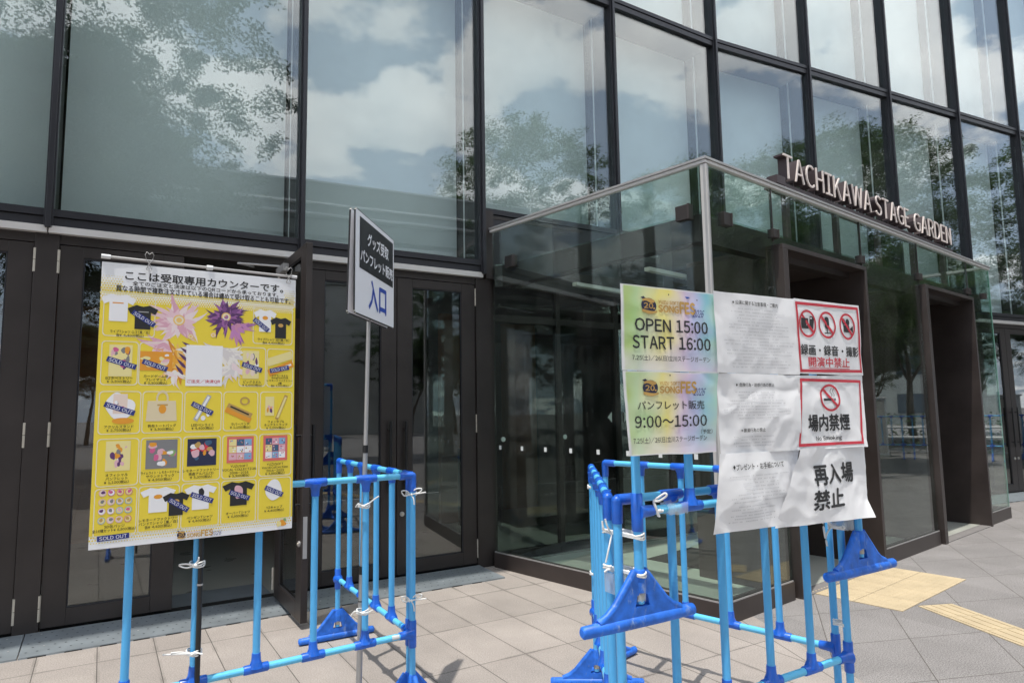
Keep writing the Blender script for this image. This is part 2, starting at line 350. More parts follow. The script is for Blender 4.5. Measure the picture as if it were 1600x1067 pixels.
# ------------------------------------------------------------------ ground
def ground_material():
    m = bpy.data.materials.new('paving'); m.use_nodes = True; t = m.node_tree; p = t.nodes['Principled BSDF']
    N = t.nodes.new; L = t.links.new
    co = N('ShaderNodeTexCoord'); sp = N('ShaderNodeSeparateXYZ'); L(co.outputs['Object'], sp.inputs[0])
    def mth(op, a, b=None, c=None):
        n = N('ShaderNodeMath'); n.operation = op
        for i, v in enumerate((a, b, c)):
            if v is None: continue
            if isinstance(v, (int, float)): n.inputs[i].default_value = v
            else: L(v, n.inputs[i])
        return n.outputs[0]
    def lin(ax, ay, c): return mth('MULTIPLY_ADD', sp.outputs[0], ax, mth('MULTIPLY_ADD', sp.outputs[1], ay, c))
    def line(coord, period, phase, half):    # 1 on a joint
        f = mth('FRACT', mth('DIVIDE', mth('SUBTRACT', coord, phase), period))
        dist = mth('MULTIPLY', mth('MINIMUM', f, mth('SUBTRACT', 1.0, f)), period)
        return mth('LESS_THAN', dist, half)
    def cell(coord, period, phase): return mth('FLOOR', mth('DIVIDE', mth('SUBTRACT', coord, phase), period))
    O = FA.O; d = FA.d; o = FA.o
    s = lin(d.x, d.y, -(O.x * d.x + O.y * d.y)); n = lin(o.x, o.y, -(O.x * o.x + O.y * o.y))
    # grey zone boundary: through (1.769,5.145), direction -81.5 deg
    b = Vector((math.cos(R(-81.5)), math.sin(R(-81.5)))); nb = Vector((-b.y, b.x))
    dist = lin(nb.x, nb.y, -(1.769 * nb.x + 5.145 * nb.y))
    grey = mth('GREATER_THAN', dist, 0.0)
    edge = mth('MULTIPLY', mth('GREATER_THAN', dist, -0.13), mth('SUBTRACT', 1.0, grey))
    j1 = mth('MAXIMUM', line(s, 0.335, 0.58, 0.0028), line(n, 0.70, 0.15, 0.0028))
    j1 = mth('MULTIPLY', j1, mth('SUBTRACT', 1.0, edge))
    j1 = mth('MAXIMUM', j1, mth('LESS_THAN', mth('ABSOLUTE', mth('ADD', dist, 0.13)), 0.003))
    a2, b2 = Vector((math.cos(R(70)), math.sin(R(70)))), Vector((math.cos(R(11)), math.sin(R(11))))
    u2 = lin(a2.y, -a2.x, -(4.859 * a2.y - 7.734 * a2.x)); v2 = lin(-b2.y, b2.x, -(-3.456 * b2.y + 5.422 * b2.x))
    j2 = mth('MAXIMUM', line(u2, 0.52, 0.0, 0.003), line(v2, 0.62, 0.0, 0.003))
    jm = N('ShaderNodeMix'); L(grey, jm.inputs['Factor']); L(j1, jm.inputs['A']); L(j2, jm.inputs['B']); joint = jm.outputs['Result']
    # per tile tone
    cv = N('ShaderNodeCombineXYZ'); L(cell(s, 0.335, 0.58), cv.inputs[0]); L(cell(n, 0.70, 0.15), cv.inputs[1]); L(mth('MULTIPLY', grey, cell(u2, 0.52, 0)), cv.inputs[2])
    wnz = N('ShaderNodeTexWhiteNoise'); L(cv.outputs[0], wnz.inputs['Vector'])
    tone = mth('MULTIPLY_ADD', wnz.outputs['Value'], 0.15, 0.925)
    fine = N('ShaderNodeTexNoise'); fine.inputs['Scale'].default_value = 130; fine.inputs['Detail'].default_value = 2; L(co.outputs['Object'], fine.inputs['Vector'])
    fr = N('ShaderNodeMapRange'); fr.inputs['From Min'].default_value = 0.3; fr.inputs['From Max'].default_value = 0.7; fr.inputs['To Min'].default_value = 0.48; fr.inputs['To Max'].default_value = 1.52; L(fine.outputs['Fac'], fr.inputs['Value'])
    fr1 = N('ShaderNodeMapRange'); fr1.inputs['From Min'].default_value = 0.3; fr1.inputs['From Max'].default_value = 0.7; fr1.inputs['To Min'].default_value = 0.74; fr1.inputs['To Max'].default_value = 1.26; L(fine.outputs['Fac'], fr1.inputs['Value'])
    fm = N('ShaderNodeMix'); L(grey, fm.inputs['Factor']); L(fr1.outputs[0], fm.inputs['A']); L(fr.outputs[0], fm.inputs['B'])
    big = N('ShaderNodeTexNoise'); big.inputs['Scale'].default_value = 1.6; big.inputs['Detail'].default_value = 6; big.inputs['Roughness'].default_value = 0.65; L(co.outputs['Object'], big.inputs['Vector'])
    br = N('ShaderNodeMapRange'); br.inputs['From Min'].default_value = 0.3; br.inputs['From Max'].default_value = 0.7; br.inputs['To Min'].default_value = 0.84; br.inputs['To Max'].default_value = 1.10; L(big.outputs['Fac'], br.inputs['Value'])
    vo = N('ShaderNodeTexVoronoi'); vo.inputs['Scale'].default_value = 2.3; L(co.outputs['Object'], vo.inputs['Vector'])
    wb = N('ShaderNodeTexNoise'); wb.inputs['Scale'].default_value = 7; wb.inputs['Detail'].default_value = 4; L(co.outputs['Object'], wb.inputs['Vector'])
    spot = N('ShaderNodeMapRange'); spot.inputs['From Min'].default_value = 0.02; spot.inputs['From Max'].default_value = 0.045; spot.inputs['To Min'].default_value = 0.72; spot.inputs['To Max'].default_value = 1.0
    L(mth('ADD', vo.outputs['Distance'], mth('MULTIPLY_ADD', wb.outputs['Fac'], 0.06, -0.02)), spot.inputs['Value'])
    dj = N('ShaderNodeTexNoise'); dj.inputs['Scale'].default_value = 3.5; dj.inputs['Detail'].default_value = 5; L(co.outputs['Object'], dj.inputs['Vector'])
    near = mth('MULTIPLY', mth('SUBTRACT', 1.0, grey), mth('MAXIMUM', line(s, 0.335, 0.58, 0.016), line(n, 0.70, 0.15, 0.016)))      # grime along the joints, in patches
    gj = mth('MULTIPLY', near, mth('MAXIMUM', mth('SUBTRACT', dj.outputs['Fac'], 0.45), 0.0)); tone = mth('MULTIPLY', tone, mth('MULTIPLY_ADD', gj, -1.1, 1.0))
    k = mth('MULTIPLY', mth('MULTIPLY', mth('MULTIPLY', tone, fm.outputs['Result']), br.outputs[0]), spot.outputs[0])
    base = N('ShaderNodeMix'); base.data_type = 'RGBA'; base.inputs['A'].default_value = (0.325, 0.290, 0.265, 1); base.inputs['B'].default_value = (0.225, 0.212, 0.207, 1); L(grey, base.inputs['Factor'])
    mul = N('ShaderNodeMix'); mul.data_type = 'RGBA'; mul.blend_type = 'MULTIPLY'; mul.inputs['Factor'].default_value = 1; L(base.outputs['Result'], mul.inputs['A']); L(k, mul.inputs['B'])
    fin = N('ShaderNodeMix'); fin.data_type = 'RGBA'; L(joint, fin.inputs['Factor']); L(mul.outputs['Result'], fin.inputs['A']); fin.inputs['B'].default_value = (0.085, 0.075, 0.066, 1)
    L(fin.outputs['Result'], p.inputs['Base Color']); p.inputs['Roughness'].default_value = 0.85
    bp = N('ShaderNodeBump'); bp.inputs['Strength'].default_value = 0.25; bp.inputs['Distance'].default_value = 0.004; L(fine.outputs['Fac'], bp.inputs['Height']); L(bp.outputs[0], p.inputs['Normal'])
    return m
g = MB(); S_ = 260; M['paving'] = ground_material()
g.add([(-S_, -S_, 0), (S_, -S_, 0), (S_, S_, 0), (-S_, S_, 0)], [(0, 1, 2, 3)], M['paving'])
tag(g.build('pavement'), kind='structure')
M['asphalt'] = mat('asphalt', (0.055, 0.055, 0.057), 0.9, 0, 0.15, 3, 0.3, 120)
rd = MB(); FR = frame((30, 9, 0), 118)          # street far to the right, seen only in reflections
rd.fbox(FR, -60, 60, -4, 4, 0.004, 0.006, M['asphalt']); tag(rd.build('road'), kind='structure')

# tactile paving
def tactile_mat(kind):
    return mat('yellow_tactile_' + kind, (0.49, 0.395, 0.255), 0.75, 0, 0.10, 5, 0.15, 120)
M['tact'] = tactile_mat('tile')
FT = frame((2.449, 5.766, 0), 39.44)
def tact_slab(f, a0, n0, a1, n1, nx, ny, z=0.006, dots=False, bars=0):
    mb = MB(); g_ = 0.0025
    for i in range(nx):
        for j in range(ny):
            x0 = a0 + (a1 - a0) * i / nx + g_; x1 = a0 + (a1 - a0) * (i + 1) / nx - g_; y0 = n0 + (n1 - n0) * j / ny + g_; y1 = n0 + (n1 - n0) * (j + 1) / ny - g_
            mb.fbox(f, x0, x1, y0, y1, -0.01, z, M['tact'])
            if dots:
                for p_ in range(7):
                    for q_ in range(7):
                        cx = x0 + (x1 - x0) * (p_ + 0.5) / 7; cy = y0 + (y1 - y0) * (q_ + 0.5) / 7; c = f(cx, cy, 0)
                        pts = [(c.x + 0.011 * math.cos(k * math.pi / 3), c.y + 0.011 * math.sin(k * math.pi / 3), z - 0.001) for k in range(6)] + [(c.x + 0.006 * math.cos(k * math.pi / 3), c.y + 0.006 * math.sin(k * math.pi / 3), z + 0.004) for k in range(6)]
                        mb.add(pts, [(k, (k + 1) % 6, 6 + (k + 1) % 6, 6 + k) for k in range(6)] + [(6, 7, 8, 9, 10, 11)], M['tact'])
            for b_ in range(bars):
                cy = y0 + (y1 - y0) * (b_ + 0.5) / bars
                mb.fbox(f, x0 + 0.012, x1 - 0.012, cy - 0.010, cy + 0.010, z - 0.001, z + 0.0035, M['tact'])
    return mb
tag(tact_slab(FT, 0.0, 0.0, 1.40, 0.73, 4, 2, dots=True).build('tactile_paving'), kind='structure')
FT2 = frame((3.107, 5.365, 0), -81.5)
tag(tact_slab(FT2, 0.03, -0.29, 6.6, 0.01, 22, 1, bars=4).build('tactile_guide_path'), kind='structure')

# ------------------------------------------------------------------ concert hall
hall = thing('concert_hall', 'glass fronted concert hall with dark mullions, pale blinds and a row of brown doors', 'building', FA.O)
def part(fn, name, par=None, bevel=0.0, label=None):
    p = Part(); fn(p); o = p.done(name, hall, par, bevel)
    if label: o['label'] = label
    return o
TOP = 11.5; T1 = 6.59; SILL = 3.12
BA = [0.14 + 1.87 * k for k in range(-4, 4)] + [7.6]        # left facade mullions
BB = [0.0] + [1.857 * k for k in range(1, 9)]                # right facade mullions
VISTA = 3.9
def mull(f, s, zb):
    def fn(p):
        p.fbox(f, s - 0.030, s + 0.030, -0.10, 0.052, zb, TOP, M['mullion'])
        p.fbox(f, s - 0.018, s + 0.018, 0.052, 0.085, zb, TOP, M['mullion'])
    part(fn, 'mullion', bevel=0.004)
for s in BA[:-1]: mull(FA, s, 2.97)
mull(FA, 7.6, 2.97)
for s in BB[1:]: mull(FB, s, 2.97)
prng = random.Random(77)
def tilted(p, f, a, b, z0, z1):
    o_ = [prng.uniform(-.004, .004) for _ in range(4)]
    q = [f(a, -.016 + o_[0], z0), f(a, -.004 + o_[0], z0), f(b, -.004 + o_[1], z0), f(b, -.016 + o_[1], z0), f(a, -.016 + o_[2], z1), f(a, -.004 + o_[2], z1), f(b, -.004 + o_[1] + o_[2] - o_[0], z1), f(b, -.016 + o_[1] + o_[2] - o_[0], z1)]
    p.hexa(q, M['glassF'])
def bay(f, s0, s1, sill, k):
    a, b = s0 + 0.030, s1 - 0.030
    def tr(p):
        p.fbox(f, a, b, -0.08, 0.040, T1 - 0.045, T1 + 0.02, M['mullion']); p.fbox(f, a, b, -0.08, 0.052, T1 + 0.028, T1 + 0.075, M['mullion'])
        p.fbox(f, a, b, -0.08, 0.025, T1 + 0.02, T1 + 0.028, M['gap'])
    part(tr, 'transom')
    def sb(p):
        p.fbox(f, a, b, -0.08, 0.045, sill - 0.055, sill, M['mullion']); p.fbox(f, a, b, -0.08, 0.020, sill - 0.063, sill - 0.055, M['gap'])
        p.fbox(f, a, b, -0.08, 0.030, min(2.99, sill - 0.1), sill - 0.063, M['mullion'])
    part(sb, 'sill_band')
    part(lambda p: p.fbox(f, a, b, -0.08, 0.03, TOP - 0.08, TOP, M['mullion']), 'head_band')
    part(lambda p: tilted(p, f, a, b, sill, T1 - 0.045), 'glass_pane')
    part(lambda p: tilted(p, f, a, b, T1 + 0.075, TOP - 0.08), 'glass_pane')
    part(lambda p: p.fbox(f, s0 + 0.045, s1 - 0.045, -0.49, -0.478, sill - 0.02, 6.73, M['blind']), 'roller_blind')
    part(lambda p: p.fbox(f, s0 + 0.045, s1 - 0.045, -0.49, -0.478, 6.98, TOP - 0.02, M['blind']), 'roller_blind')
    def fin(p):
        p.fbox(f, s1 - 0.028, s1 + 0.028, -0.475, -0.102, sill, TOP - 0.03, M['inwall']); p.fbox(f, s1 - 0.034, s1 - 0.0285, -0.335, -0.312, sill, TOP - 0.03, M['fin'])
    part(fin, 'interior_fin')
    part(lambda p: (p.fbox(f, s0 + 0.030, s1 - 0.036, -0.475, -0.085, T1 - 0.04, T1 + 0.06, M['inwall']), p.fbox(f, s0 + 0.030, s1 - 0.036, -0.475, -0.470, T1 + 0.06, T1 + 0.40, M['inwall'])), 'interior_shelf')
for k in range(len(BA) - 1):
    s0, s1 = BA[k], BA[k + 1]
    bay(FA, s0, s1, 3.69 if s0 > 3.5 else SILL, k)
for k in range(len(BB) - 1):
    bay(FB, BB[k], BB[k + 1], 3.69 if k < 2 else SILL, k)
# roof eave that shades the facade
def eave(p):
    p.fbox(FA, -9, 7.6 + 0.06, -1.2, 1.60, TOP + 0.004, TOP + 0.35, M['mullion'])
    p.fbox(FB, -0.5, 17, -1.2, 1.58, TOP + 0.008, TOP + 0.354, M['mullion'])
part(eave, 'roof_eave')
# interior shell
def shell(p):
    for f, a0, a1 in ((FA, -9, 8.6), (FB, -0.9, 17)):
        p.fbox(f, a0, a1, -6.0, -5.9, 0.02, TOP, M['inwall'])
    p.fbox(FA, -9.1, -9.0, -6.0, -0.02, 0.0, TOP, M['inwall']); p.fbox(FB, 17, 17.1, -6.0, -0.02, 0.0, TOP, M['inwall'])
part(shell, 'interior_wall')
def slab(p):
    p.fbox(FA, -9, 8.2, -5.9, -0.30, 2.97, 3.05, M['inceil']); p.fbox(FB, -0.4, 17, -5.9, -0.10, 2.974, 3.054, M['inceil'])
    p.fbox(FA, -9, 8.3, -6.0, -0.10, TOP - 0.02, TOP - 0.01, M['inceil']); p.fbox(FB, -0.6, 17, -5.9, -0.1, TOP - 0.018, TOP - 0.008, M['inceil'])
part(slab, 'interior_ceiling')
def ifl(p):
    p.fbox(FA, -9, 8.2, -5.9, -0.02, 0.004, 0.012, M['infloor']); p.fbox(FB, -0.4, 17, -5.9, -0.02, 0.008, 0.016, M['infloor'])
part(ifl, 'interior_floor')
for a0, a1, n0 in ((-2.0, 1.2, -4.0), (2.2, 3.2, -4.4), (4.6, 5.4, -2.6), (6.0, 6.6, -3.2)): part(lambda p: p.fbox(FA, a0, a1, n0, n0 + .1, 0.02, 2.95, M['wood']), 'wood_panel')
def desk(p):
    p.fbox(FA, 4.75, 5.2, -2.3, -1.9, 0.02, 1.05, M['inwall']); p.fbox(FA, 4.85, 5.1, -2.2, -2.0, 1.06, 1.95, M['gap'])
part(desk, 'lobby_counter')
for s in BA[2:6]: part(lambda p: p.fbox(FA, s + 0.08, s + 1.79, -0.085, -0.058, 0.005, 0.034, M['gap']), 'door_track')
def mat_(p):
    for i in range(14): p.fbox(FA, 0.25, 1.85, -0.16 - 0.032 * i, -0.14 - 0.032 * i, 0.013, 0.019, M['plate'])
part(mat_, 'entrance_mat')

# doors ------------------------------------------------------------
def door_leaf(f, a0, a1, n0, hinge_side, name_label=None, closer=False, handle_out=True):
    z0, z1 = 0.045, 2.86; g0, g1 = 0.165, 2.775; st = 0.155; n1 = n0 + 0.05
    p = Part()
    p.fbox(f, a0, a0 + st, n0, n1, z0, z1, M['brown']); p.fbox(f, a1 - st, a1, n0, n1, z0, z1, M['brown'])
    p.fbox(f, a0 + st, a1 - st, n0, n1, z0, g0, M['brown']); p.fbox(f, a0 + st, a1 - st, n0, n1, g1, z1, M['brown'])
    for (x0, x1, q0, q1) in ((a0 + st, a1 - st, g0, g0 + 0.012), (a0 + st, a1 - st, g1 - 0.012, g1), (a0 + st, a0 + st + 0.01, g0 + 0.012, g1 - 0.012), (a1 - st - 0.01, a1 - st, g0 + 0.012, g1 - 0.012)):
        p.fbox(f, x0, x1, n1 - 0.014, n1 - 0.006, q0, q1, M['mullion'])
    leaf = p.done('door', hall, None, 0.003)
    if name_label: leaf['label'] = name_label
    q = Part(); q.fbox(f, a0 + st, a1 - st, n0 + 0.018, n0 + 0.030, g0, g1, M['glassD']); q.done('door_glass', hall, leaf)
    ha = a1 if hinge_side > 0 else a0
    for hz in (2.73, 1.43, 0.19):
        q = Part(); c = f(ha + 0.008 * hinge_side, n1 + 0.006, 0)
        for a_, b_ in ((hz - 0.09, hz - 0.002), (hz + 0.002, hz + 0.09)): q.tube([c + Vector((0, 0, a_)), c + Vector((0, 0, b_))], 0.0125, M['hinge'], 10)
        q.done('hinge', hall, leaf)
    fa = a0 + 0.075 if hinge_side > 0 else a1 - 0.075
    for sd in (1, -1):
        nn = n1 + 0.045 if sd > 0 else n0 - 0.045
        q = Part(); q.tube([f(fa, nn, 0.80), f(fa, nn, 1.47)], 0.013, M['black'], 10)
        for hz in (0.88, 1.39): q.tube([f(fa, n1 if sd > 0 else n0, hz), f(fa, nn, hz)], 0.008, M['black'], 8)
        q.done('handle', hall, leaf)
    q = Part(); lk = a0 + 0.05 if hinge_side > 0 else a1 - 0.05
    q.tube([f(lk, n1, 0.60), f(lk, n1 + 0.012, 0.60)], 0.022, M['silver'], 16); q.tube([f(lk, n1 + 0.012, 0.60), f(lk, n1 + 0.018, 0.60)], 0.012, M['hinge'], 12)
    q.done('lock', hall, leaf)
    return leaf
DN = -0.055
for b0 in (-1.73,):
    door_leaf(FA, b0 + 0.08, b0 + 0.93, DN, -1); door_leaf(FA, b0 + 0.936, b0 + 1.79, DN, 1)
door_leaf(FA, 0.22, 1.073, DN, -1)
door_leaf(FA, 2.085, 2.940, DN, -1); door_leaf(FA, 2.946, 3.80, DN, 1)
for b0 in (BB[2], BB[3], BB[4], BB[5], BB[6]): 
    door_leaf(FB, b0 + 0.08, b0 + 0.925, DN, -1); door_leaf(FB, b0 + 0.931, b0 + 1.777, DN, 1)
# the open leaf, swung square to the facade
FO = frame(FA(1.875, 0.075, 0), 31.6 - 90)         # a runs outward, n points to the left
ol = door_leaf(FO, 0.0, 0.875, 0.0, -1, 'door leaf standing open square to the facade')
q = Part(); q.fbox(FO, 0.8751, 0.8775, 0.010, 0.040, 0.50, 0.80, M['silver']); q.done('lock_plate', hall, ol)
q = Part(); q.fbox(FO, 0.06, 0.34, 0.055, 0.10, 2.74, 2.80, M['silver']); q.tube([FO(0.12, 0.08, 2.815), FO(0.02, 0.40, 2.83)], 0.009, M['silver'], 8); q.tube([FO(0.02, 0.40, 2.83), FO(-0.12, 0.25, 2.84)], 0.009, M['silver'], 8)
q.done('door_closer', hall, ol)
# door posts, head and strip
def posts(f, lo, hi, name='door_post'):
    part(lambda p: p.fbox(f, lo, hi, -0.07, 0.012, 0.0, 2.935, M['brown']), name, bevel=0.003)
for s in BA[2:6]:
    if s < 3.5: posts(FA, s - 0.078, s + 0.078 - 0.002)
part(lambda p: p.fbox(FA, 3.803, 3.995, -0.10, 0.018, 0.0, 2.93, M['brown']), 'door_post')
part(lambda p: (p.fbox(FA, 3.905, 4.0, -0.10, 0.06, 2.93, 3.66, M['brown']), p.fbox(FA, 3.93, 5.2, -0.10, 0.035, 3.585, 3.615, M['brown'])), 'corner_post')
for s in BB[2:8]: posts(FB, s - 0.078, s + 0.076)
for f, L_, hi in ((FA, BA[2:6], 3.5), (FB, BB[2:8], 99)):
    for s in L_:
        if s > hi: continue
        part(lambda p: p.fbox(f, s + 0.077, s + 1.792, -0.07, 0.0, 2.866, 2.935, M['brown']), 'door_head')
        part(lambda p: (p.fbox(f, s + 0.004, s + 1.866, -0.03, 0.052, 2.937, 2.990, M['strip']), p.fbox(f, s + 0.004, s + 1.866, -0.03, 0.030, 2.9901, 3.0, M['mullion'])), 'metal_strip', bevel=0.002)
# threshold plates with rows of studs
def plate(f, a0, a1, w=0.515, a1f=None):
    def fn(p):
        a1b = a1f or a1
        p.hexa([f(a0, 0.012, 0.0), f(a0, w, 0.0), f(a1b, w, 0.0), f(a1, 0.012, 0.0), f(a0, 0.012, 0.030), f(a0, w, 0.012), f(a1b, w, 0.012), f(a1, 0.012, 0.030)], M['plate'])
        k = 0
        for i in range(int((a1 - a0) / 0.062)):
            for j in range(5):
                a = a0 + 0.035 + 0.062 * i + 0.031 * (j % 2); n = 0.07 + 0.09 * j; z = 0.030 - 0.018 * (n - 0.012) / (w - 0.012)
                if a > min(a1, a1b) - 0.03: continue
                m_ = M['studw'] if (i % 9 == 1 and j in (0, 3)) else M['stud']; r_ = 0.0075
                c = f(a, n, z + 0.0012); p.add([c + Vector((r_ * math.cos(t), r_ * math.sin(t), 0)) for t in (0, 1.05, 2.1, 3.14, 4.19, 5.24)], [(0, 1, 2, 3, 4, 5)], m_)
        for i in range(int((a1b - a0) / 0.20)):
            p.fbox(f, a0 + 0.05 + 0.2 * i, a0 + 0.15 + 0.2 * i, w, w + 0.004, 0.001, 0.006, M['gap'])
    part(fn, 'threshold_plate')
for s in BA[2:6]: plate(FA, s + 0.004, s + (1.866 if s < 2 else 1.80))
for s in BB[2:8]: plate(FB, s + 0.004, s + 1.853)

# ------------------------------------------------------------------ glass entrance vestibule
vest = thing('entrance_vestibule', 'low glass entrance box with two brown portals and a silver top rail', 'entrance', K1)
def vp(fn, name, par=None, bevel=0.0):
    p = Part(); fn(p); return p.done(name, vest, par, bevel)
CAP0, CAP1, PL = 3.428, 3.478, 0.145
J = [0.975, 2.69, 4.19, 5.87]
P1 = (1.03, 2.67); P2 = (4.225, 5.90)
VR = frame(K2, VF.ang + 90)          # right return, a runs toward the hall, outward n to the right
LVR = 1.33
for f, a0, a1 in ((VL, 0.004, LVL - 0.03), (VF, 0.0, J[0]), (VF, J[1], J[2]), (VF, J[3] + 0.03, LVF), (VR, 0.102, LVR)): vp(lambda p: p.fbox(f, a0, a1, -0.10, 0.0, 0.0, PL, M['brown2']), 'plinth', bevel=0.003)
for f, a0, a1 in ((VL, 0.01, LVL - 0.04), (VF, 0.03, J[0] - 0.01), (VF, J[1] + 0.01, J[2] - 0.01), (VF, J[3] + 0.04, LVF - 0.03)): vp(lambda p: p.fbox(f, a0, a1, -0.012, -0.004, PL, PL + 0.010, M['silver']), 'glazing_bead')
def rail(p):
    p.fbox(VL, -0.05, LVL + 0.012, -0.055, 0.012, CAP0 + 0.022, CAP1 - 0.008, M['silver']); p.fbox(VL, -0.05, LVL, -0.045, 0.003, CAP0 - 0.006, CAP0 + 0.020, M['strip'])
    p.fbox(VF, 0.0125, LVF + 0.01, -0.055, 0.012, CAP0 + 0.022, CAP1 - 0.0085, M['silver']); p.fbox(VF, 0.004, LVF, -0.045, 0.003, CAP0 - 0.006, CAP0 + 0.020, M['strip'])
    p.fbox(VR, 0.0125, LVR, -0.055, 0.008, CAP0 + 0.012, CAP1 - 0.001, M['silver'])
vp(rail, 'top_rail', bevel=0.002)
def cpost(p):
    p.fbox(VF, 0.0, 0.022, -0.05, 0.002, PL, CAP0 - 0.012, M['strip']); p.fbox(VL, LVL - 0.024, LVL - 0.0025, -0.045, 0.002, PL, CAP0 - 0.013, M['silver'])
vp(cpost, 'corner_post', bevel=0.002)
gt = -0.030
def pane(f, a0, a1, z0, z1): return vp(lambda p: p.fbox(f, a0, a1, gt, gt + 0.012, z0, z1, M['glassV']), 'glass_pane')
gl_left = pane(VL, 0.02, LVL - 0.032, PL, CAP0 - 0.012)
gl_front = pane(VF, 0.024, J[0] - 0.004, PL, CAP0 - 0.012)
pane(VF, J[0] + 0.004, J[1] - 0.004, 2.94, CAP0 - 0.012)
pane(VF, J[1] + 0.004, J[2] - 0.004, PL, CAP0 - 0.012)
pane(VF, J[2] + 0.004, J[3] - 0.004, 2.94, CAP0 - 0.012)
pane(VF, J[3] + 0.004, LVF - 0.008, PL, CAP0 - 0.012)
pane(VR, 0.02, LVR, PL, CAP0 - 0.012)
vp(lambda p: (p.fbox(VF, LVF - 0.0075, LVF + 0.001, gt - 0.002, gt + 0.014, PL, CAP0 - 0.012, M['edgeglass'])), 'glass_edge')
for j in J: vp(lambda p: p.fbox(VF, j - 0.0035, j + 0.0035, gt - 0.004, gt + 0.018, 2.95, CAP0 - 0.012, M['brown2']), 'glass_joint')
def brackets(f, a, z=3.02, wd=0.062): vp(lambda p: (p.fbox(f, a - wd, a + wd, -0.05, 0.010, z - wd * .95, z + wd * .95, M['brown']), p.fbox(f, a + wd - 0.012, a + wd + 0.003, -0.05, 0.017, z - wd, z + wd, M['brown2'])), 'glass_bracket', bevel=0.003)
brackets(VL, 2.36, 3.075); brackets(VL, 0.30, 3.06)
for a in (0.26, J[0] + 0.01, J[1] - 0.03, J[2] - 0.01, J[3] - 0.02, LVF - 0.33): brackets(VF, a, 3.02, 0.055 if a < .5 else 0.040)
# roof slab with beams under it
q6 = [VL(0.1, -0.08, 0), VL(LVL - 0.12, -0.08, 0), VF(LVF - 0.10, -0.11, 0), VR(LVR - 0.02, -0.08, 0), FB(0.02, 0.09, 0), FA(3.99, 0.09, 0)]
c6 = sum(q6, Vector()) / 6
def beams(p):
    n = 6; inn = []
    for k in range(n):
        e0 = (q6[k] - q6[k - 1]).normalized(); e1 = (q6[(k + 1) % n] - q6[k]).normalized(); nrm = (Vector((-e0.y, e0.x, 0)) + Vector((-e1.y, e1.x, 0))).normalized()
        inn.append(q6[k] + nrm * 0.15 * (1 if nrm.dot(c6 - q6[k]) > 0 else -1))
    zs = (2.84, 3.06); V_ = [v + Vector((0, 0, z)) for z in zs for v in q6] + [v + Vector((0, 0, z)) for z in zs for v in inn]; F_ = []
    for k in range(n):
        j = (k + 1) % n
        F_ += [(k, j, n + j, n + k), (2 * n + j, 2 * n + k, 3 * n + k, 3 * n + j), (n + k, n + j, 3 * n + j, 3 * n + k), (j, k, 2 * n + k, 2 * n + j)]
    p.add(V_, F_, M['brown'])
vp(beams, 'roof_beam')
for a in (1.72, 3.44, 5.1):
    vp(lambda p: p.fbox(VF, a - 0.05, a + 0.05, -2.2 + 0.28 * a, -0.27, 2.86, 3.055, M['brown']), 'roof_beam')
vp(lambda p: p.add([v + Vector((0, 0, z)) for z in (3.064, 3.078) for v in q6], [tuple(reversed(range(6))), tuple(range(6, 12))] + [(k, (k + 1) % 6, 6 + (k + 1) % 6, 6 + k) for k in range(6)], M['glassV']), 'glass_roof')
for a in (0.7, 1.6): vp(lambda p: p.fbox(VL, a, a + 0.06, -1.9, -0.5, 2.80, 2.835, M['strip']), 'light_trough')
def vfloor(p):
    q = [VL(0.02, -0.10, 0), VL(LVL - 0.1, -0.10, 0), VF(LVF - 0.1, -0.10, 0), FB(3.45, 0.03, 0), FB(0.02, 0.03, 0), FA(4.0, 0.03, 0)]
    p.add([v + Vector((0, 0, 0.010)) for v in q], [tuple(range(6))], M['infloor'])
    p.fbox(VL, 0.9, 1.9, -2.1, -1.3, 0.011, 0.018, M['gap'])
vp(vfloor, 'lobby_floor')
for a0, a1 in ((0.35, 1.3),):
    pass
def unit(a0, n0, wd, dp, h):
    vp(lambda p: p.fbox(VF, a0, a0 + wd, n0 - dp, n0, 3.062, 3.062 + h, M['gap']), 'roof_unit', bevel=0.01)
unit(1.55, -0.55, 0.30, 0.3, 0.20); unit(2.30, -0.75, 0.34, 0.3, 0.18)
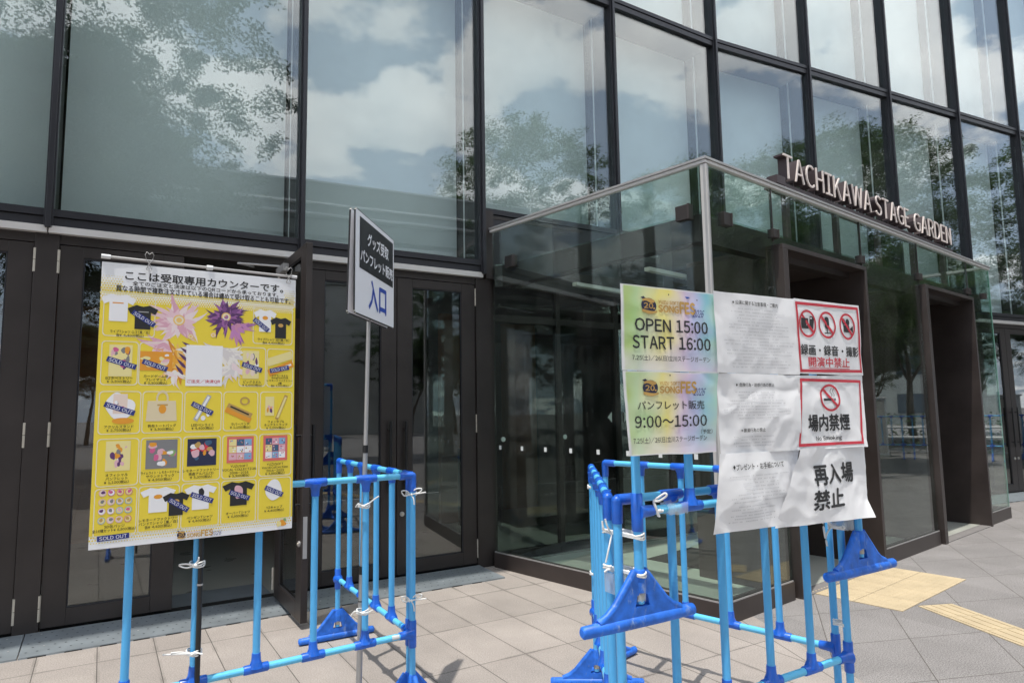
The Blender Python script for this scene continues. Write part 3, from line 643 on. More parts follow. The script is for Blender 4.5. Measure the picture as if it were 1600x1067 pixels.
def portal(a0, a1):
    D = -0.95
    def fn(p):
        p.fbox(VF, a0, a0 + 0.085, D, 0.035, 0.0, 2.895, M['brown2']); p.fbox(VF, a1 - 0.05, a1, D, 0.035, 0.0, 2.895, M['brown2'])
        p.fbox(VF, a0, a1, D, 0.035, 2.897, 2.936, M['brown2'])
        p.fbox(VF, a0 + 0.55, a0 + 0.80, D + 0.4, D + 0.48, 2.885, 2.896, M['gap'])
    pf = vp(fn, 'portal_frame', bevel=0.002)
    m = (a0 + a1) / 2 + 0.02; zt = 2.55
    def dr(p):
        p.fbox(VF, a0 + 0.087, a1 - 0.052, D + 0.02, D + 0.09, zt, zt + 0.05, M['brown']); p.fbox(VF, a0 + 0.087, a1 - 0.052, D + 0.022, D + 0.088, 2.83, 2.895, M['brown'])
        for x in (a0 + 0.09, m - 0.075, m + 0.004, a1 - 0.12): p.fbox(VF, x, x + 0.066, D + 0.03, D + 0.08, 0.02, zt, M['brown'])
        for x in (a0 + 0.157, m + 0.071):
            p.fbox(VF, x, (m - 0.076) if x < m else (a1 - 0.121), D + 0.031, D + 0.079, 0.02, 0.12, M['brown'])
        p.fbox(VF, a0 + 0.157, m - 0.076, D + 0.05, D + 0.06, 0.121, zt, M['glassD']); p.fbox(VF, m + 0.071, a1 - 0.121, D + 0.05, D + 0.06, 0.121, zt, M['glassD'])
        p.fbox(VF, a0 + 0.09, a1 - 0.055, D + 0.05, D + 0.06, zt + 0.051, 2.829, M['glassD'])
        for x in (a0 + 0.35, m + 0.35): p.fbox(VF, x, x + 0.035, D + 0.061, D + 0.063, 1.17, 1.215, M['sticker'])
    vp(dr, 'sliding_door', pf)
    vp(lambda p: p.fbox(VF, a0 + 0.086, a1 - 0.051, D + 0.1, 0.02, 0.0, 0.008, M['greystone']), 'threshold', pf)
portal(*P1); portal(*P2)
# inner automatic doors on the hall side
def inner(p):
    for x in (4.0, 4.85, 5.70, 6.55, 7.40): p.fbox(FA, x, x + 0.055, -0.10, -0.03, 0.02, 2.955, M['brown'])
    p.fbox(FA, 4.056, 7.40, -0.095, -0.035, 2.50, 2.57, M['brown'])
    for x in (4.056, 4.906, 5.756, 6.606): p.fbox(FA, x, x + 0.793, -0.095, -0.035, 0.02, 0.11, M['brown'])
fr_ = vp(inner, 'inner_door_frame')
for x in (4.056, 4.906, 5.756, 6.606):
    vp(lambda p: (p.fbox(FA, x, x + 0.793, -0.07, -0.06, 0.111, 2.499, M['glassD']), p.fbox(FA, x, x + 0.793, -0.07, -0.06, 2.571, 2.95, M['glassD'])), 'inner_door_glass', fr_)
def arrows(p):
    for x, sgn in ((5.62, -1), (5.83, 1)):
        c = FA(x, -0.05, 1.46); d = FA.d * (0.05 * sgn)
        p.add([c + d, c - d * 0.2 + Vector((0, 0, 0.062)), c - d * 0.2 - Vector((0, 0, 0.062))], [(0, 1, 2)], M['sticker'])
vp(arrows, 'arrow_sticker', fr_)
# safety stickers on the glass
def sq(f, a, z, s=0.021): vp(lambda p: p.fbox(f, a - s * 0.8, a + s * 0.8, gt + 0.0122, gt + 0.0132, z - s, z + s, M['sticker']), 'safety_sticker', gl_left if f is VL else gl_front)
for i in range(8): sq(VL, 0.10 + 0.325 * i, 1.185)
def rnd(p):
    for a in (4.15, 4.95, 5.95):
        c = FA(a, -0.05, 1.255); p.add([c + FA.d * (0.026 * math.cos(t * R(20))) + Vector((0, 0, 0.026 * math.sin(t * R(20)))) for t in range(18)], [tuple(range(18))], M['sticker'])
vp(rnd, 'round_sticker', fr_)

# raised lettering on the vestibule roof edge
lt = thing('lettering_sign', 'row of raised pink metal letters standing on the roof edge of the glass entrance', 'sign', VF(3.5, -0.10, 3.48))
q = Part(); q.fbox(VF, 1.20, 5.80, -0.20, -0.13, 3.50, 3.60, M['letterS'])
for a in (1.5, 2.5, 3.5, 4.5, 5.5): q.fbox(VF, a - 0.03, a + 0.03, -0.19, -0.14, 3.06, 3.50, M['letterS'])
q.fbox(VF, 1.185, 1.33, -0.16, -0.06, 3.53, 3.605, M['letterS'])
q.done('base_bar', lt)
def letter(ch, a0, a1, z0=3.640, z1=3.865, n1=-0.10, dp=0.10):
    vs, fs, _ = text2d(ch, 4, -0.010)
    pt = [(a0 + (a1 - a0) * x, z0 + (z1 - z0) * y) for x, y in vs]
    # boundary edges -> side walls
    cnt = {}
    for f in fs:
        for i in range(len(f)):
            e = (f[i], f[(i + 1) % len(f)]); cnt[tuple(sorted(e))] = cnt.get(tuple(sorted(e)), 0) + 1
    p = Part()
    p.add([VF(a, n1, z) for a, z in pt], fs, M['letterF'])
    p.add([VF(a, n1 - 0.012, z) for a, z in pt] + [VF(a, n1 - dp, z) for a, z in pt], [(e[0], e[1], e[1] + len(pt), e[0] + len(pt)) for e, c in cnt.items() if c == 1], M['letterS'])
    p.add([VF(a, n1, z) for a, z in pt] + [VF(a, n1 - 0.012, z) for a, z in pt], [(e[0], e[1], e[1] + len(pt), e[0] + len(pt)) for e, c in cnt.items() if c == 1], M['letterF'])
    p.add([VF(a, n1 - dp, z) for a, z in pt], fs, M['letterS'])
    for f in (0.5,):
        am = (a0 + a1) / 2; p.fbox(VF, am - 0.012, am + 0.012, n1 - dp, n1 - dp + 0.03, 3.601, z0 + 0.06, M['letterS'])
    p.done('letter', lt)
def word(wd, a0, a1):
    ws = [max(text2d(c, 4, -0.010)[2][0], 0.09) for c in wd]; gap = 0.16; tot = sum(ws) + gap * (len(wd) - 1); k = (a1 - a0) / tot; x = a0
    for c, w_ in zip(wd, ws): letter(c, x, x + w_ * k); x += (w_ + gap) * k
word('TACHIKAWA', 1.40, 3.25); word('STAGE', 3.37, 4.30); word('GARDEN', 4.46, 5.70)

# ------------------------------------------------------------------ blue barrier fences
FW, FH, FZ = 1.335, 1.217, 0.405
def make_fence(rotfeet=0.0):
    th = thing('barrier_fence', 'x', 'barrier fence', (0, 0, 0))
    def b(fn, name, par=None):
        m = MB(); fn(m); return m.build(name, par or th)
    xs = [-FW / 2 + FW * i / 5 for i in range(6)]
    for i, x in enumerate(xs):
        end = i in (0, 5)
        b(lambda m: m.tube([(x, 0, 0.17 if end else FZ), (x, 0, FH)], 0.0168, M['blue'], 14, False), 'post')
    b(lambda m: m.tube([(xs[0], 0, FH), (xs[5], 0, FH)], 0.0160, M['blue_sunlit'], 14, False), 'top_rail')
    b(lambda m: m.tube([(xs[0], 0, FZ), (xs[5], 0, FZ)], 0.0160, M['blue_sunlit'], 14, False), 'bottom_rail')
    for i, x in enumerate(xs):
        end = i in (0, 5); sg = 1 if i == 0 else -1
        def jt(m):
            if end:
                m.tube([(x, 0, FH - 0.085), (x, 0, FH - 0.080), (x, 0, FH - 0.006)], [0.0195, 0.0205, 0.0205], M['navy'], 14); m.ball((x, 0, FH - 0.004), 0.0208, M['navy'], 14, 8)
                m.tube([(x, 0, FH), (x + sg * 0.075, 0, FH), (x + sg * 0.078, 0, FH)], [0.0205, 0.0205, 0.0190], M['navy'], 14)
            else:
                m.tube([(x - 0.056, 0, FH), (x - 0.052, 0, FH), (x + 0.052, 0, FH), (x + 0.056, 0, FH)], [0.0188, 0.0205, 0.0205, 0.0188], M['navy'], 14)
                m.tube([(x, 0, FH - 0.005), (x, 0, FH - 0.035), (x, 0, FH - 0.065)], [0.034, 0.0215, 0.0195], M['navy'], 14)
        b(jt, 'joint')
        def jb(m):
            if end:
                m.tube([(x, 0, FZ - 0.068), (x, 0, FZ - 0.064), (x, 0, FZ + 0.064), (x, 0, FZ + 0.068)], [0.0195, 0.0215, 0.0215, 0.0195], M['navy'], 14)
                m.tube([(x, 0, FZ), (x + sg * 0.03, 0, FZ), (x + sg * 0.075, 0, FZ)], [0.034, 0.0225, 0.0195], M['navy'], 14)
            else:
                m.tube([(x - 0.056, 0, FZ), (x - 0.052, 0, FZ), (x + 0.052, 0, FZ), (x + 0.056, 0, FZ)], [0.0188, 0.0208, 0.0208, 0.0188], M['navy'], 14)
                m.tube([(x, 0, FZ + 0.005), (x, 0, FZ + 0.035), (x, 0, FZ + 0.068)], [0.034, 0.0215, 0.0195], M['navy'], 14)
        b(jb, 'joint')
    for x in (xs[0], xs[5]):
        def ft(m):
            c, s = math.cos(rotfeet + R(90)), math.sin(rotfeet + R(90))
            T = lambda u, v, z: (x + u * c - v * s, u * s + v * c, z)
            m.tube([T(-0.262, 0, 0.026), T(-0.255, 0, 0.026), T(-0.10, 0, 0.026), T(0.10, 0, 0.026), T(0.255, 0, 0.026), T(0.262, 0, 0.026)], [0.014, 0.0215, 0.024, 0.024, 0.0215, 0.014], M['foot'], 14)
            out = [(-0.20, 0.042), (-0.155, 0.058), (-0.12, 0.085), (-0.026, 0.195), (0.026, 0.195), (0.12, 0.085), (0.155, 0.058), (0.20, 0.042), (0.20, 0.02), (-0.20, 0.02)]
            hole = [(-0.024, 0.118), (0.024, 0.118), (0.034, 0.078), (-0.034, 0.078)]
            tri = geometry.tessellate_polygon([[Vector((a, z, 0)) for a, z in out], [Vector((a, z, 0)) for a, z in hole]])
            P_ = out + hole; n = len(P_)
            for sd in (1, -1):
                m.add([T(a, 0.014 * sd, z) for a, z in P_], [tuple(t) for t in tri], M['foot'])
            for lo, hi in ((0, len(out)), (len(out), n)):
                L_ = list(range(lo, hi))
                m.add([T(a, 0.014, z) for a, z in P_] + [T(a, -0.014, z) for a, z in P_], [(L_[k], L_[(k + 1) % len(L_)], n + L_[(k + 1) % len(L_)], n + L_[k]) for k in range(len(L_))], M['foot'])
            # raised ribs along the slanted sides and the sleeve
            for sg_ in (1, -1): m.tube([T(sg_ * 0.19, 0, 0.044), T(sg_ * 0.152, 0, 0.060), T(sg_ * 0.117, 0, 0.087), T(sg_ * 0.022, 0, 0.197)], 0.0150, M['foot'], 10)
            m.tube([T(0, 0, 0.125), T(0, 0, 0.20), T(0, 0, 0.204)], [0.0225, 0.0225, 0.019], M['foot'], 14)
        f_ = b(ft, 'foot')
        b(lambda m: (m.tube([(x, 0, 0.085), (x, 0, 0.13)], 0.0155, M['blue'], 12), m.tube([(x, 0, 0.100), (x, 0, 0.122)], 0.0168, M['hinge'], 12)), 'pipe_end', f_)
    return th
def fence_at(src, x, y, ang, z=0, label=None, group='blue pipe barrier fences', first=False):
    c = src if first else copy_tree(src)
    c.location = (x, y, z); c.rotation_euler = (0, 0, R(ang)); c['label'] = label; c['group'] = group
    return c
def fence_from(src, p, ang, side, sx=1.0, **k):     # p is one end; side +1: runs from p along ang
    o = fence_at(src, p[0] + side * sx * FW / 2 * math.cos(R(ang)), p[1] + side * sx * FW / 2 * math.sin(R(ang)), ang, **k); o.scale = (sx, 1, 1)
    return o
F0 = make_fence()
CR = Vector((-0.543, 3.608, 0))
fence_from(F0, CR, 34.5, -1, 0.978, label='blue pipe fence carrying the yellow price poster', first=True)
fence_from(F0, CR + Vector((-0.022, 0.036, 0)), 120.5, 1, label='blue pipe fence running from the placard post back toward the doors')
L1 = Vector((0.378, 2.511, 0)); A1_ = 30.82
fence_from(F0, L1, A1_, 1, label='blue pipe fence standing on the ground under the white notices')
fence_from(F0, (0.357, 2.600, 0), 86.0, 1, label='blue pipe fence seen end on, its posts lined up left of the notices')
RA = math.degrees(math.atan2(3.30 - 4.29, 1.535 - 0.538))
fence_from(F0, (1.520, 3.305, 0), RA, -1, label='blue pipe fence behind the notices, meeting the front one at the right')
F1 = make_fence(R(90)); dl = Vector((math.cos(R(A1_)), math.sin(R(A1_)), 0)); nl = Vector((-dl.y, dl.x, 0))
RB = L1 - nl * 0.065 + dl * 0.040
fence_from(F1, RB, A1_, 1, z=0.772, label='blue pipe fence hung high with its feet off the ground, behind the white notices', first=True)
# far row, seen as a reflection in the right-hand panes
for i in range(5):
    a = R(14.5 + 4.2 * i); fence_at(F0, 4.2 + 14.2 * math.cos(a), 7.2 + 14.2 * math.sin(a) - 0.4, 14.5 + 4.2 * i + 90 + (3 if i % 2 else -4), label='blue pipe fence in the row out on the paving, seen mirrored in the entrance glass', group='far row of blue pipe fences')

# cords and tape
def cord(loc, rings, tails, label, r=0.0035, rad=0.024, stretch=None):
    mb = MB(); L_ = Vector(loc); rnd_ = random.Random(label)
    ax = Vector(stretch) if stretch else Vector((0, 0, 0))
    for k in range(rings):
        pts = []
        for i in range(25):
            a = 2 * math.pi * i / 24; p = Vector((rad * math.cos(a), rad * math.sin(a), 0))
            if ax.length: p += ax * (0.5 if p.dot(ax) > 0 else -0.5)
            pts.append(L_ + p + Vector((0, 0, 0.007 * (k - (rings - 1) / 2) + 0.004 * math.sin(2 * a + k) + rnd_.uniform(-.001, .001))))
        mb.tube(pts, r, M['cord'], 7)
    for t in tails: 
        pts = [L_ + Vector(p) for p in t]; sm = []
        for i in range(len(pts) - 1):           # Catmull-Rom
            p0, p1, p2, p3 = pts[max(i - 1, 0)], pts[i], pts[i + 1], pts[min(i + 2, len(pts) - 1)]
            for j in range(5):
                u = j / 5; sm.append(0.5 * ((2 * p1) + (p2 - p0) * u + (2 * p0 - 5 * p1 + 4 * p2 - p3) * u * u + (3 * p1 - p0 - 3 * p2 + p3) * u ** 3))
        sm.append(pts[-1]); mb.tube(sm, r, M['cord'], 7)
    mb.ball(L_ + Vector((0.3 * rad, -rad - 0.004, 0)), 0.008, M['cord'], 8, 5)
    o = mb.build('tie_cord', None, loc); tag(o, label, 'cord', 'white cords tied round the fences'); return o
bow = lambda s=1: [[(0, -.026, 0), (.03 * s, -.035, .028), (.062 * s, -.035, .030), (.05 * s, -.034, .012), (.006, -.03, 0)], [(0, -.026, 0), (-.02 * s, -.034, .02), (-.045 * s, -.035, .018), (-.03, -.033, -.006), (0, -.03, 0)], [(0, -.026, 0), (.018, -.036, -.02), (.022, -.036, -.052)], [(0, -.026, 0), (.05 * s, -.036, .006), (.085 * s, -.04, .012)]]
P572 = CR - Vector((math.cos(R(34.5)), math.sin(R(34.5)), 0)) * 0.261
P303 = CR - Vector((math.cos(R(34.5)), math.sin(R(34.5)), 0)) * 1.044
cord(P572 + Vector((-.008, -.01, 1.085)), 3, [[(0, -.028, 0), (.03, -.04, .012), (.06, -.045, .034), (.085, -.045, .05)], [(0, -.028, 0), (-.02, -.036, .012), (-.034, -.03, -.004)]], 'white cord tying the placard pole to the top of the fence post', rad=0.029)
cord(P572 + Vector((-.010, -.01, 0.566)), 3, [[(0, -.028, 0), (.03, -.04, .004), (.06, -.045, .018)], [(0, -.028, 0), (-.03, -.04, .012), (-.05, -.035, -.012)]], 'white cord tying the placard pole low on the fence post', rad=0.029)
cord(CR + Vector((-.010, .018, 1.118)), 2, bow(), 'white cord bow at the top of the fence corner beside the placard', rad=0.028)
cord(CR + Vector((-.010, .018, 0.575)), 3, bow(1.0), 'white cord bow low on the fence corner beside the placard', rad=0.028)
cord(P303 + Vector((.006, -.01, 0.905)), 3, [[(0, -.028, 0), (-.03, -.04, .008), (-.062, -.04, .004), (-.03, -.04, -.008), (0, -.028, -.004)], [(0, -.028, 0), (.02, -.035, .02), (.022, -.035, .036)]], 'white cord holding the black pole just under the yellow poster', rad=0.030)
cord(P303 + Vector((.004, -.01, 0.535)), 3, [[(0, -.028, 0), (-.05, -.045, .006), (-.11, -.05, .006)], [(0, -.028, 0), (.03, -.04, .008), (.058, -.045, .004)], [(0, -.028, 0), (-.04, -.04, .012), (-.075, -.05, .012)]], 'white cord with long ends holding the foot of the black pole', rad=0.030)
LN = Vector((0.359, 2.605, 0))
mid = (LN + RB) / 2
cord(Vector((mid.x, mid.y, 1.092)), 3, [[(-.045, -.02, 0), (-.062, -.034, .03), (-.070, -.036, .058)], [(-.045, -.02, 0), (-.060, -.036, -.05), (-.072, -.036, -.098)], [(-.045, -.02, 0), (-.075, -.03, .02), (-.08, -.03, .05)]], 'white cord lashing the hung fence to the end on fence, upper knot', rad=0.026, stretch=(RB - LN) * 0.95)
cord(Vector((mid.x, mid.y, 0.958)), 2, [[(-.045, -.02, 0), (-.065, -.034, .010), (-.078, -.036, .002)], [(-.045, -.02, 0), (-.055, -.034, .024)]], 'white cord lashing the hung fence to the end on fence, lower knot above tape', rad=0.026, r=0.0045, stretch=(RB - LN) * 0.95)
cord(Vector((0.450, 3.925, 1.105)), 3, [[(0, -.026, 0), (-.03, -.035, .004)]], 'small white cord at the far top of the end on fence', rad=0.024)
cord(Vector((0.450, 3.925, 0.62)), 3, [[(0, -.026, 0), (-.03, -.035, .004)]], 'small white cord at the far end of the end on fence, half way down', rad=0.024)
rail_pt = RB + dl * 0.095 - nl * 0.0
cord(Vector((rail_pt.x, rail_pt.y, 0.772 + FZ)), 1, [[(0, -.024, -.02), (-.01, -.026, .02), (-.014, -.02, .034), (.004, -.03, .050), (.026, -.035, .064), (.030, -.035, .054), (.004, -.03, .036), (-.015, -.025, .03), (.005, -.026, -.022)]], 'flat white cord looped over the low rail of the hung fence', r=0.0042, rad=0.022)
R5 = L1 + dl * FW
cord(Vector((R5.x - .03, R5.y - .03, 0.995)), 3, [[(-.03, -.01, 0), (-.062, -.02, -.04), (-.06, -.02, -.085)], [(-.03, -.01, .01), (-.07, -.02, .03), (-.066, -.02, -.05)]], 'white cord at the right end of the hung fence, under the white notices', rad=0.036, r=0.0045)
cord(Vector((R5.x - .01, R5.y + .03, 0.545)), 3, [[(-.02, -.024, 0), (-.05, -.03, .008)]], 'white cord low on the right corner of the fences', rad=0.034)
def tape(loc, rad, h, label, ax=None, half=False):
    mb = MB(); L_ = Vector(loc); n = 20; a = Vector(ax) if ax else Vector((0, 0, 0)); ring = []
    for i in range(n):
        t = 2 * math.pi * i / n; p = Vector((rad * math.cos(t), rad * math.sin(t), 0)); p += a * (0.5 if p.dot(a) > 0 else -0.5) if a.length else Vector((0, 0, 0)); ring.append(p)
    vs = [L_ + p + Vector((0, 0, -h / 2 + 0.004 * math.sin(3.1 * i))) for i, p in enumerate(ring)] + [L_ + p * (1 + 0.03 * math.sin(5 * i)) + Vector((0, 0, h / 2 + 0.004 * math.sin(2.3 * i))) for i, p in enumerate(ring)]
    mb.add(vs, [(i, (i + 1) % n, n + (i + 1) % n, n + i) for i in range(n)], M['tape'])
    tag(mb.build('clear_tape', None, loc), label, 'tape', 'bands of clear tape')
tape((mid.x, mid.y, 0.905), 0.027, 0.075, 'clear tape wrapped round the hung and end on fences', (RB - LN) * 0.9)
tape((R5.x - .006, R5.y - .02, 1.02), 0.033, 0.075, 'clear tape round the posts right under the white notices', nl * 0.05)
tape(RB + dl * 0.175 + Vector((0.01, 0.012, 0.772 + FZ)), 0.040, 0.04, 'clear tape patch over the rails left under the schedule sheet', dl * 0.03)
# spec labels stuck on the pipes
for p_, nm in ((CR - Vector((math.cos(R(34.5)), math.sin(R(34.5)), 0)) * 0.10 + Vector((0, 0, FZ)), 'small grey label on the low rail beside the placard post'),):
    mb = MB(); d_ = Vector((math.cos(R(34.5)), math.sin(R(34.5)), 0)); n_ = Vector((d_.y, -d_.x, 0)); vs = []
    for i in range(5):
        a = R(-20 + 20 * i)
        for s in (-.02, .02): vs.append(Vector(p_) + d_ * s + n_ * (0.0168 * math.cos(a)) + Vector((0, 0, 0.0168 * math.sin(a))))
    mb.add(vs, [(2 * i, 2 * i + 1, 2 * i + 3, 2 * i + 2) for i in range(4)], M['red_sticker'], True)
    tag(mb.build('pipe_label', None, p_), nm, 'sticker')

# ------------------------------------------------------------------ poster on its banner stand
FP_ = frame(CR, 34.5)                                  # a along the front fence, n toward the viewer
PU0, PU1, PV0, PV1, PN = -1.456, -0.646, 1.019, 2.203, 0.040
PA = (PU1 - PU0) / (PV1 - PV0)
poster = MB()
def pcurve(u, v): return 0.006 * math.sin(u * 3.0) + 0.004 * math.sin(v * 4 + 1)
def pf(u, v, lay): return FP_(PU0 + (PU1 - PU0) * u, PN + pcurve(u, v) + 0.0004 * lay, PV0 + (PV1 - PV0) * v)
G_ = 24
vs = [pf(i / G_, j / G_, 0) for j in range(G_ + 1) for i in range(G_ + 1)] + [pf(i / G_, j / G_, -4) for j in range(G_ + 1) for i in range(G_ + 1)]
w_ = G_ + 1; n_ = w_ * w_
fs = [(j * w_ + i, j * w_ + i + 1, (j + 1) * w_ + i + 1, (j + 1) * w_ + i) for j in range(G_) for i in range(G_)]
fs += [tuple(n_ + k for k in reversed(f)) for f in fs]
rim = [i for i in range(w_)] + [j * w_ + G_ for j in range(1, w_)] + [G_ * w_ + i for i in range(G_ - 1, -1, -1)] + [j * w_ for j in range(G_ - 1, 0, -1)]
fs += [(rim[k], n_ + rim[k], n_ + rim[(k + 1) % len(rim)], rim[(k + 1) % len(rim)]) for k in range(len(rim))]
poster.add(vs, fs, M['gloss'])
P = Print(poster, pf, PA)
P.rect(0.0, 0.045, 1, 0.885, 'yellow', 1, 16, 16)
rng = random.Random(5)
for (va, vb, top) in ((0.885, 0.955, True), (0.006, 0.045, False)):
    n = int((vb - va) / 0.0085)
    for j in range(n):
        t = j / n if top else 1 - j / n
        for i in range(82):
            u = (i + 0.5 * (j % 2)) / 82 + 0.003
            if u > 0.995: continue
            if top and 0.10 < u < 0.93 and j > 1: continue
            r = 0.0046 * (1 - t) ** 0.6
            if r > 0.0008: P.disc(u, va + (vb - va) * (j + 0.5) / n, r / PA, r, 'pale_yellow' if (j < 1 if top else t < 0.2) else 'yellow', 1.5, 6)
for j in range(4):                                   # white dots biting into the yellow
    for i in range(82):
        u = (i + 0.5 * (j % 2)) / 82 + 0.003; r = 0.0022 + 0.0006 * j
        if u < 0.99: P.disc(u, 0.862 + j * 0.0075, r / PA, r, 'white_ink', 1.5, 6)
P.text('ここは受取専用カウンターです。', 0.107, 0.941, 0.925, 0.974, 'ink', 3, 0.022)
P.text('全てのご注文と決済は以下のQRコードから承っております。', 0.142, 0.921, 0.897, 0.9385, 'ink', 3, 0.018)
P.text('異なる時間で複数注文されている場合は纏めて受け取ることも可能です。', 0.068, 0.8975, 0.969, 0.9205, 'ink', 3, 0.018)
# stand-in for the picture in the middle: loose soft shapes, no figure
def blob(cu, cv, ru, rv, ink, lay, seed, n=40, wob=0.18):
    r_ = random.Random(seed); ph = [r_.uniform(0, 6.28) for _ in range(4)]
    P.poly([(cu + ru * math.cos(a) * (1 + wob * sum(math.sin((q + 2) * a + ph[q]) / (q + 1.5) for q in range(4))), cv + rv * math.sin(a) * (1 + wob * sum(math.sin((q + 2) * a + ph[q]) / (q + 1.5) for q in range(4)))) for a in [2 * math.pi * k / n for k in range(n)]], ink, lay)
INK2 = {'pink_a': (.80, .56, .62), 'pink_b': (.70, .38, .48), 'pink_c': (.84, .70, .72), 'pink_d': (.60, .28, .42), 'plum_a': (.10, .035, .13), 'plum_b': (.20, .07, .24), 'plum_c': (.34, .13, .36), 'plum_d': (.55, .24, .50), 'amber_a': (.82, .40, .04), 'amber_b': (.66, .26, .03), 'amber_c': (.85, .55, .16), 'linen': (.84, .80, .76), 'linen_b': (.70, .66, .66)}
for k_, c_ in INK2.items(): M[k_] = mat('print_' + k_, c_, 0.45)
def petal(cu, cv, ang, l, wd, ink, lay, bend=0.0):
    L_ = []; R_ = []
    for k in range(9):
        t = k / 8; a = ang + bend * t; x = l * t; h = wd * math.sin(math.pi * min(1, t ** .75)) * (1 - .25 * t)
        c, s = math.cos(a), math.sin(a); L_.append((cu + (x * c - h * s) / PA, cv + x * s + h * c)); R_.append((cu + (x * c + h * s) / PA, cv + x * s - h * c))
    P.poly(L_ + R_[::-1][1:-1], ink, lay)
def bunch(cu, cv, inks, n, lmax, seed, lay, a0=0, a1=6.28, sq=1.0):
    r_ = random.Random(seed)
    for i in range(n):
        a = r_.uniform(a0, a1); t = 1 - i / n
        petal(cu + r_.uniform(-.012, .012), cv + r_.uniform(-.010, .010), a, lmax * (0.35 + .65 * t) * r_.uniform(.75, 1.1), lmax * r_.uniform(.07, .13), r_.choice(inks), lay + 0.012 * i, r_.uniform(-.6, .6))
bunch(.37, .80, ['pink_a', 'pink_b', 'pink_c', 'pink_a'], 70, .11, 1, 1.6); bunch(.32, .715, ['pink_a', 'pink_c', 'pink_b'], 40, .12, 2, 1.6, 3.3, 4.9)
bunch(.40, .655, ['amber_a', 'amber_b', 'amber_c'], 46, .115, 3, 2.0, 2.3, 5.6); bunch(.45, .70, ['linen', 'linen_b', 'linen'], 30, .085, 4, 2.3, 3.4, 6.0)
bunch(.61, .825, ['plum_a', 'plum_b', 'plum_c', 'plum_a'], 70, .092, 5, 2.0); bunch(.665, .795, ['plum_c', 'plum_d', 'pink_d'], 26, .085, 6, 2.4, 4.2, 6.4)
bunch(.61, .70, ['linen', 'linen', 'linen_b'], 44, .105, 7, 2.2, 3.1, 6.4); bunch(.64, .64, ['linen', 'pink_c', 'linen_b'], 26, .09, 8, 2.6, 3.6, 5.6); bunch(.36, .61, ['linen', 'pink_c'], 20, .06, 9, 2.5, 3.2, 6.2)
for i, (u, v, r) in enumerate(((.37, .805, .020), (.61, .828, .017), (.43, .745, .010), (.545, .755, .010))):
    P.disc(u, v, r / PA, r, 'amber_c', 2.8, 20); P.ring(u, v, r * .75 / PA, r * .75, .35, 'cream', 2.9, 20)
for i in range(5): petal(.40 + .012 * i, .60 + .025 * i, 2.2 + .1 * i, .05, .006, 'plum_a', 3.0)
P.rect(0.411, 0.560, 0.597, 0.714, 'white_ink', 3.4); P.text('ご注文/決済QR', 0.419, 0.570, 0.588, 0.584, 'red_ink', 4, 0.015)
cols = [(.012, .207), (.207, .405), (.407, .603), (.605, .798), (.802, .993)]; rows = [(.035, .206), (.206, .377), (.386, .543), (.557, .72)]
def box(u0, v0, u1, v1): P.rrect(u0 + .003, v0 + .003, u1 - .003, v1 - .003, 0.012, 'cream', 2, 0.0028)
for c in cols:
    for r in rows[:3]: box(c[0], r[0], c[1], r[1])
box(.012, .732, .258, .889); box(.754, .726, .988, .882); box(.012, .558, .186, .721); box(.183, .558, .352, .721); box(.682, .556, .837, .717); box(.836, .555, .994, .715)
def cap(cu, v, lines, h=0.0098, mw=0.18):
    for i, t in enumerate(lines): P.ctext(t, cu, v - i * h * 1.28, h * (0.98 if '¥' in t else 1), 'ink', 3, 0.012, mw)
cap(.14, .747, ['ライブTシャツ ロゴ [黒/白]', '各¥4,400(税込)']); cap(.875, .742, ['ライブTシャツ SD [黒/白]', '各¥4,400(税込)'])
cap(.10, .581, ['B2タペストリー', '¥3,300(税込)']); cap(.268, .589, ['カードゲーム用', 'プレイマット', '¥3,300(税込)']); cap(.76, .572, ['ビッグタオル', '¥6,600(税込)'], mw=.12)
cap(.915, .600, ['マフラータオル', 'SongFes2026', 'レモネードファクトリー', '2種', '各¥3,300(税込)'], 0.008)
for cu, l in zip((.108, .306, .504, .70, .897), (['アクリルスタンド', '¥2,750(税込)'], ['帆布トートバッグ', '¥3,300(税込)'], ['LEDペンライト', '¥4,400(税込)'], ['ラバーバンド', '¥1,100(税込)'], ['フォンタブ&', 'ネックストラップ', '¥2,200(税込)'])): cap(cu, .410 if len(l) < 3 else .416, l)
for cu, l in zip((.108, .306, .504, .70, .897), (['オフィシャル', 'パンフレット', '¥1,100(税込)'], ['ライムライト・レモネードジャム', 'サウンドトラック', '¥4,950(税込)'], ['レモネードファクトリー', '楽曲アルバムCD', '¥3,300(税込)'], ['YUZUSOFT', 'VOCAL COLLECTION', '2006-2016', '¥3,300(税込)'], ['YUZUSOFT', 'VocalCollection', '2016-2023', '¥3,850(税込)'])): cap(cu, .243 if len(l) < 4 else .251, l)
cap(.108, .068, ['SD缶バッジ', '全16種セット¥8,800(税込)'], mw=.19); cap(.306, .078, ['レモネードファクトリー', 'バンドTシャツ [黒/白]', '各¥4,400(税込)']); cap(.504, .072, ['ペンギンTシャツ', '¥4,400(税込)']); cap(.70, .075, ['オーバーTシャツ', '¥4,950(税込)']); cap(.897, .083, ['YZキャップ', '¥4,400(税込)'])
def tee(cu, cv, wd, h, ink, lay=3.2, mark=None):
    q = [(-.22, .5), (-.10, .46), (0, .44), (.10, .46), (.22, .5), (.52, .34), (.42, .12), (.27, .2), (.27, -.5), (-.27, -.5), (-.27, .2), (-.42, .12), (-.52, .34)]
    P.poly([(cu + a * wd, cv + b * h) for a, b in q], ink, lay)
    if mark: P.disc(cu, cv + .12 * h, wd * .13, h * .09, mark, lay + .3, 10)
tee(.083, .838, .155, .098, 'white_ink'); P.rect(.055, .853, .105, .857, 'orange', 3.6); tee(.196, .808, .138, .088, 'ink', 3.5); P.rect(.175, .826, .222, .829, 'grey_ink', 4)
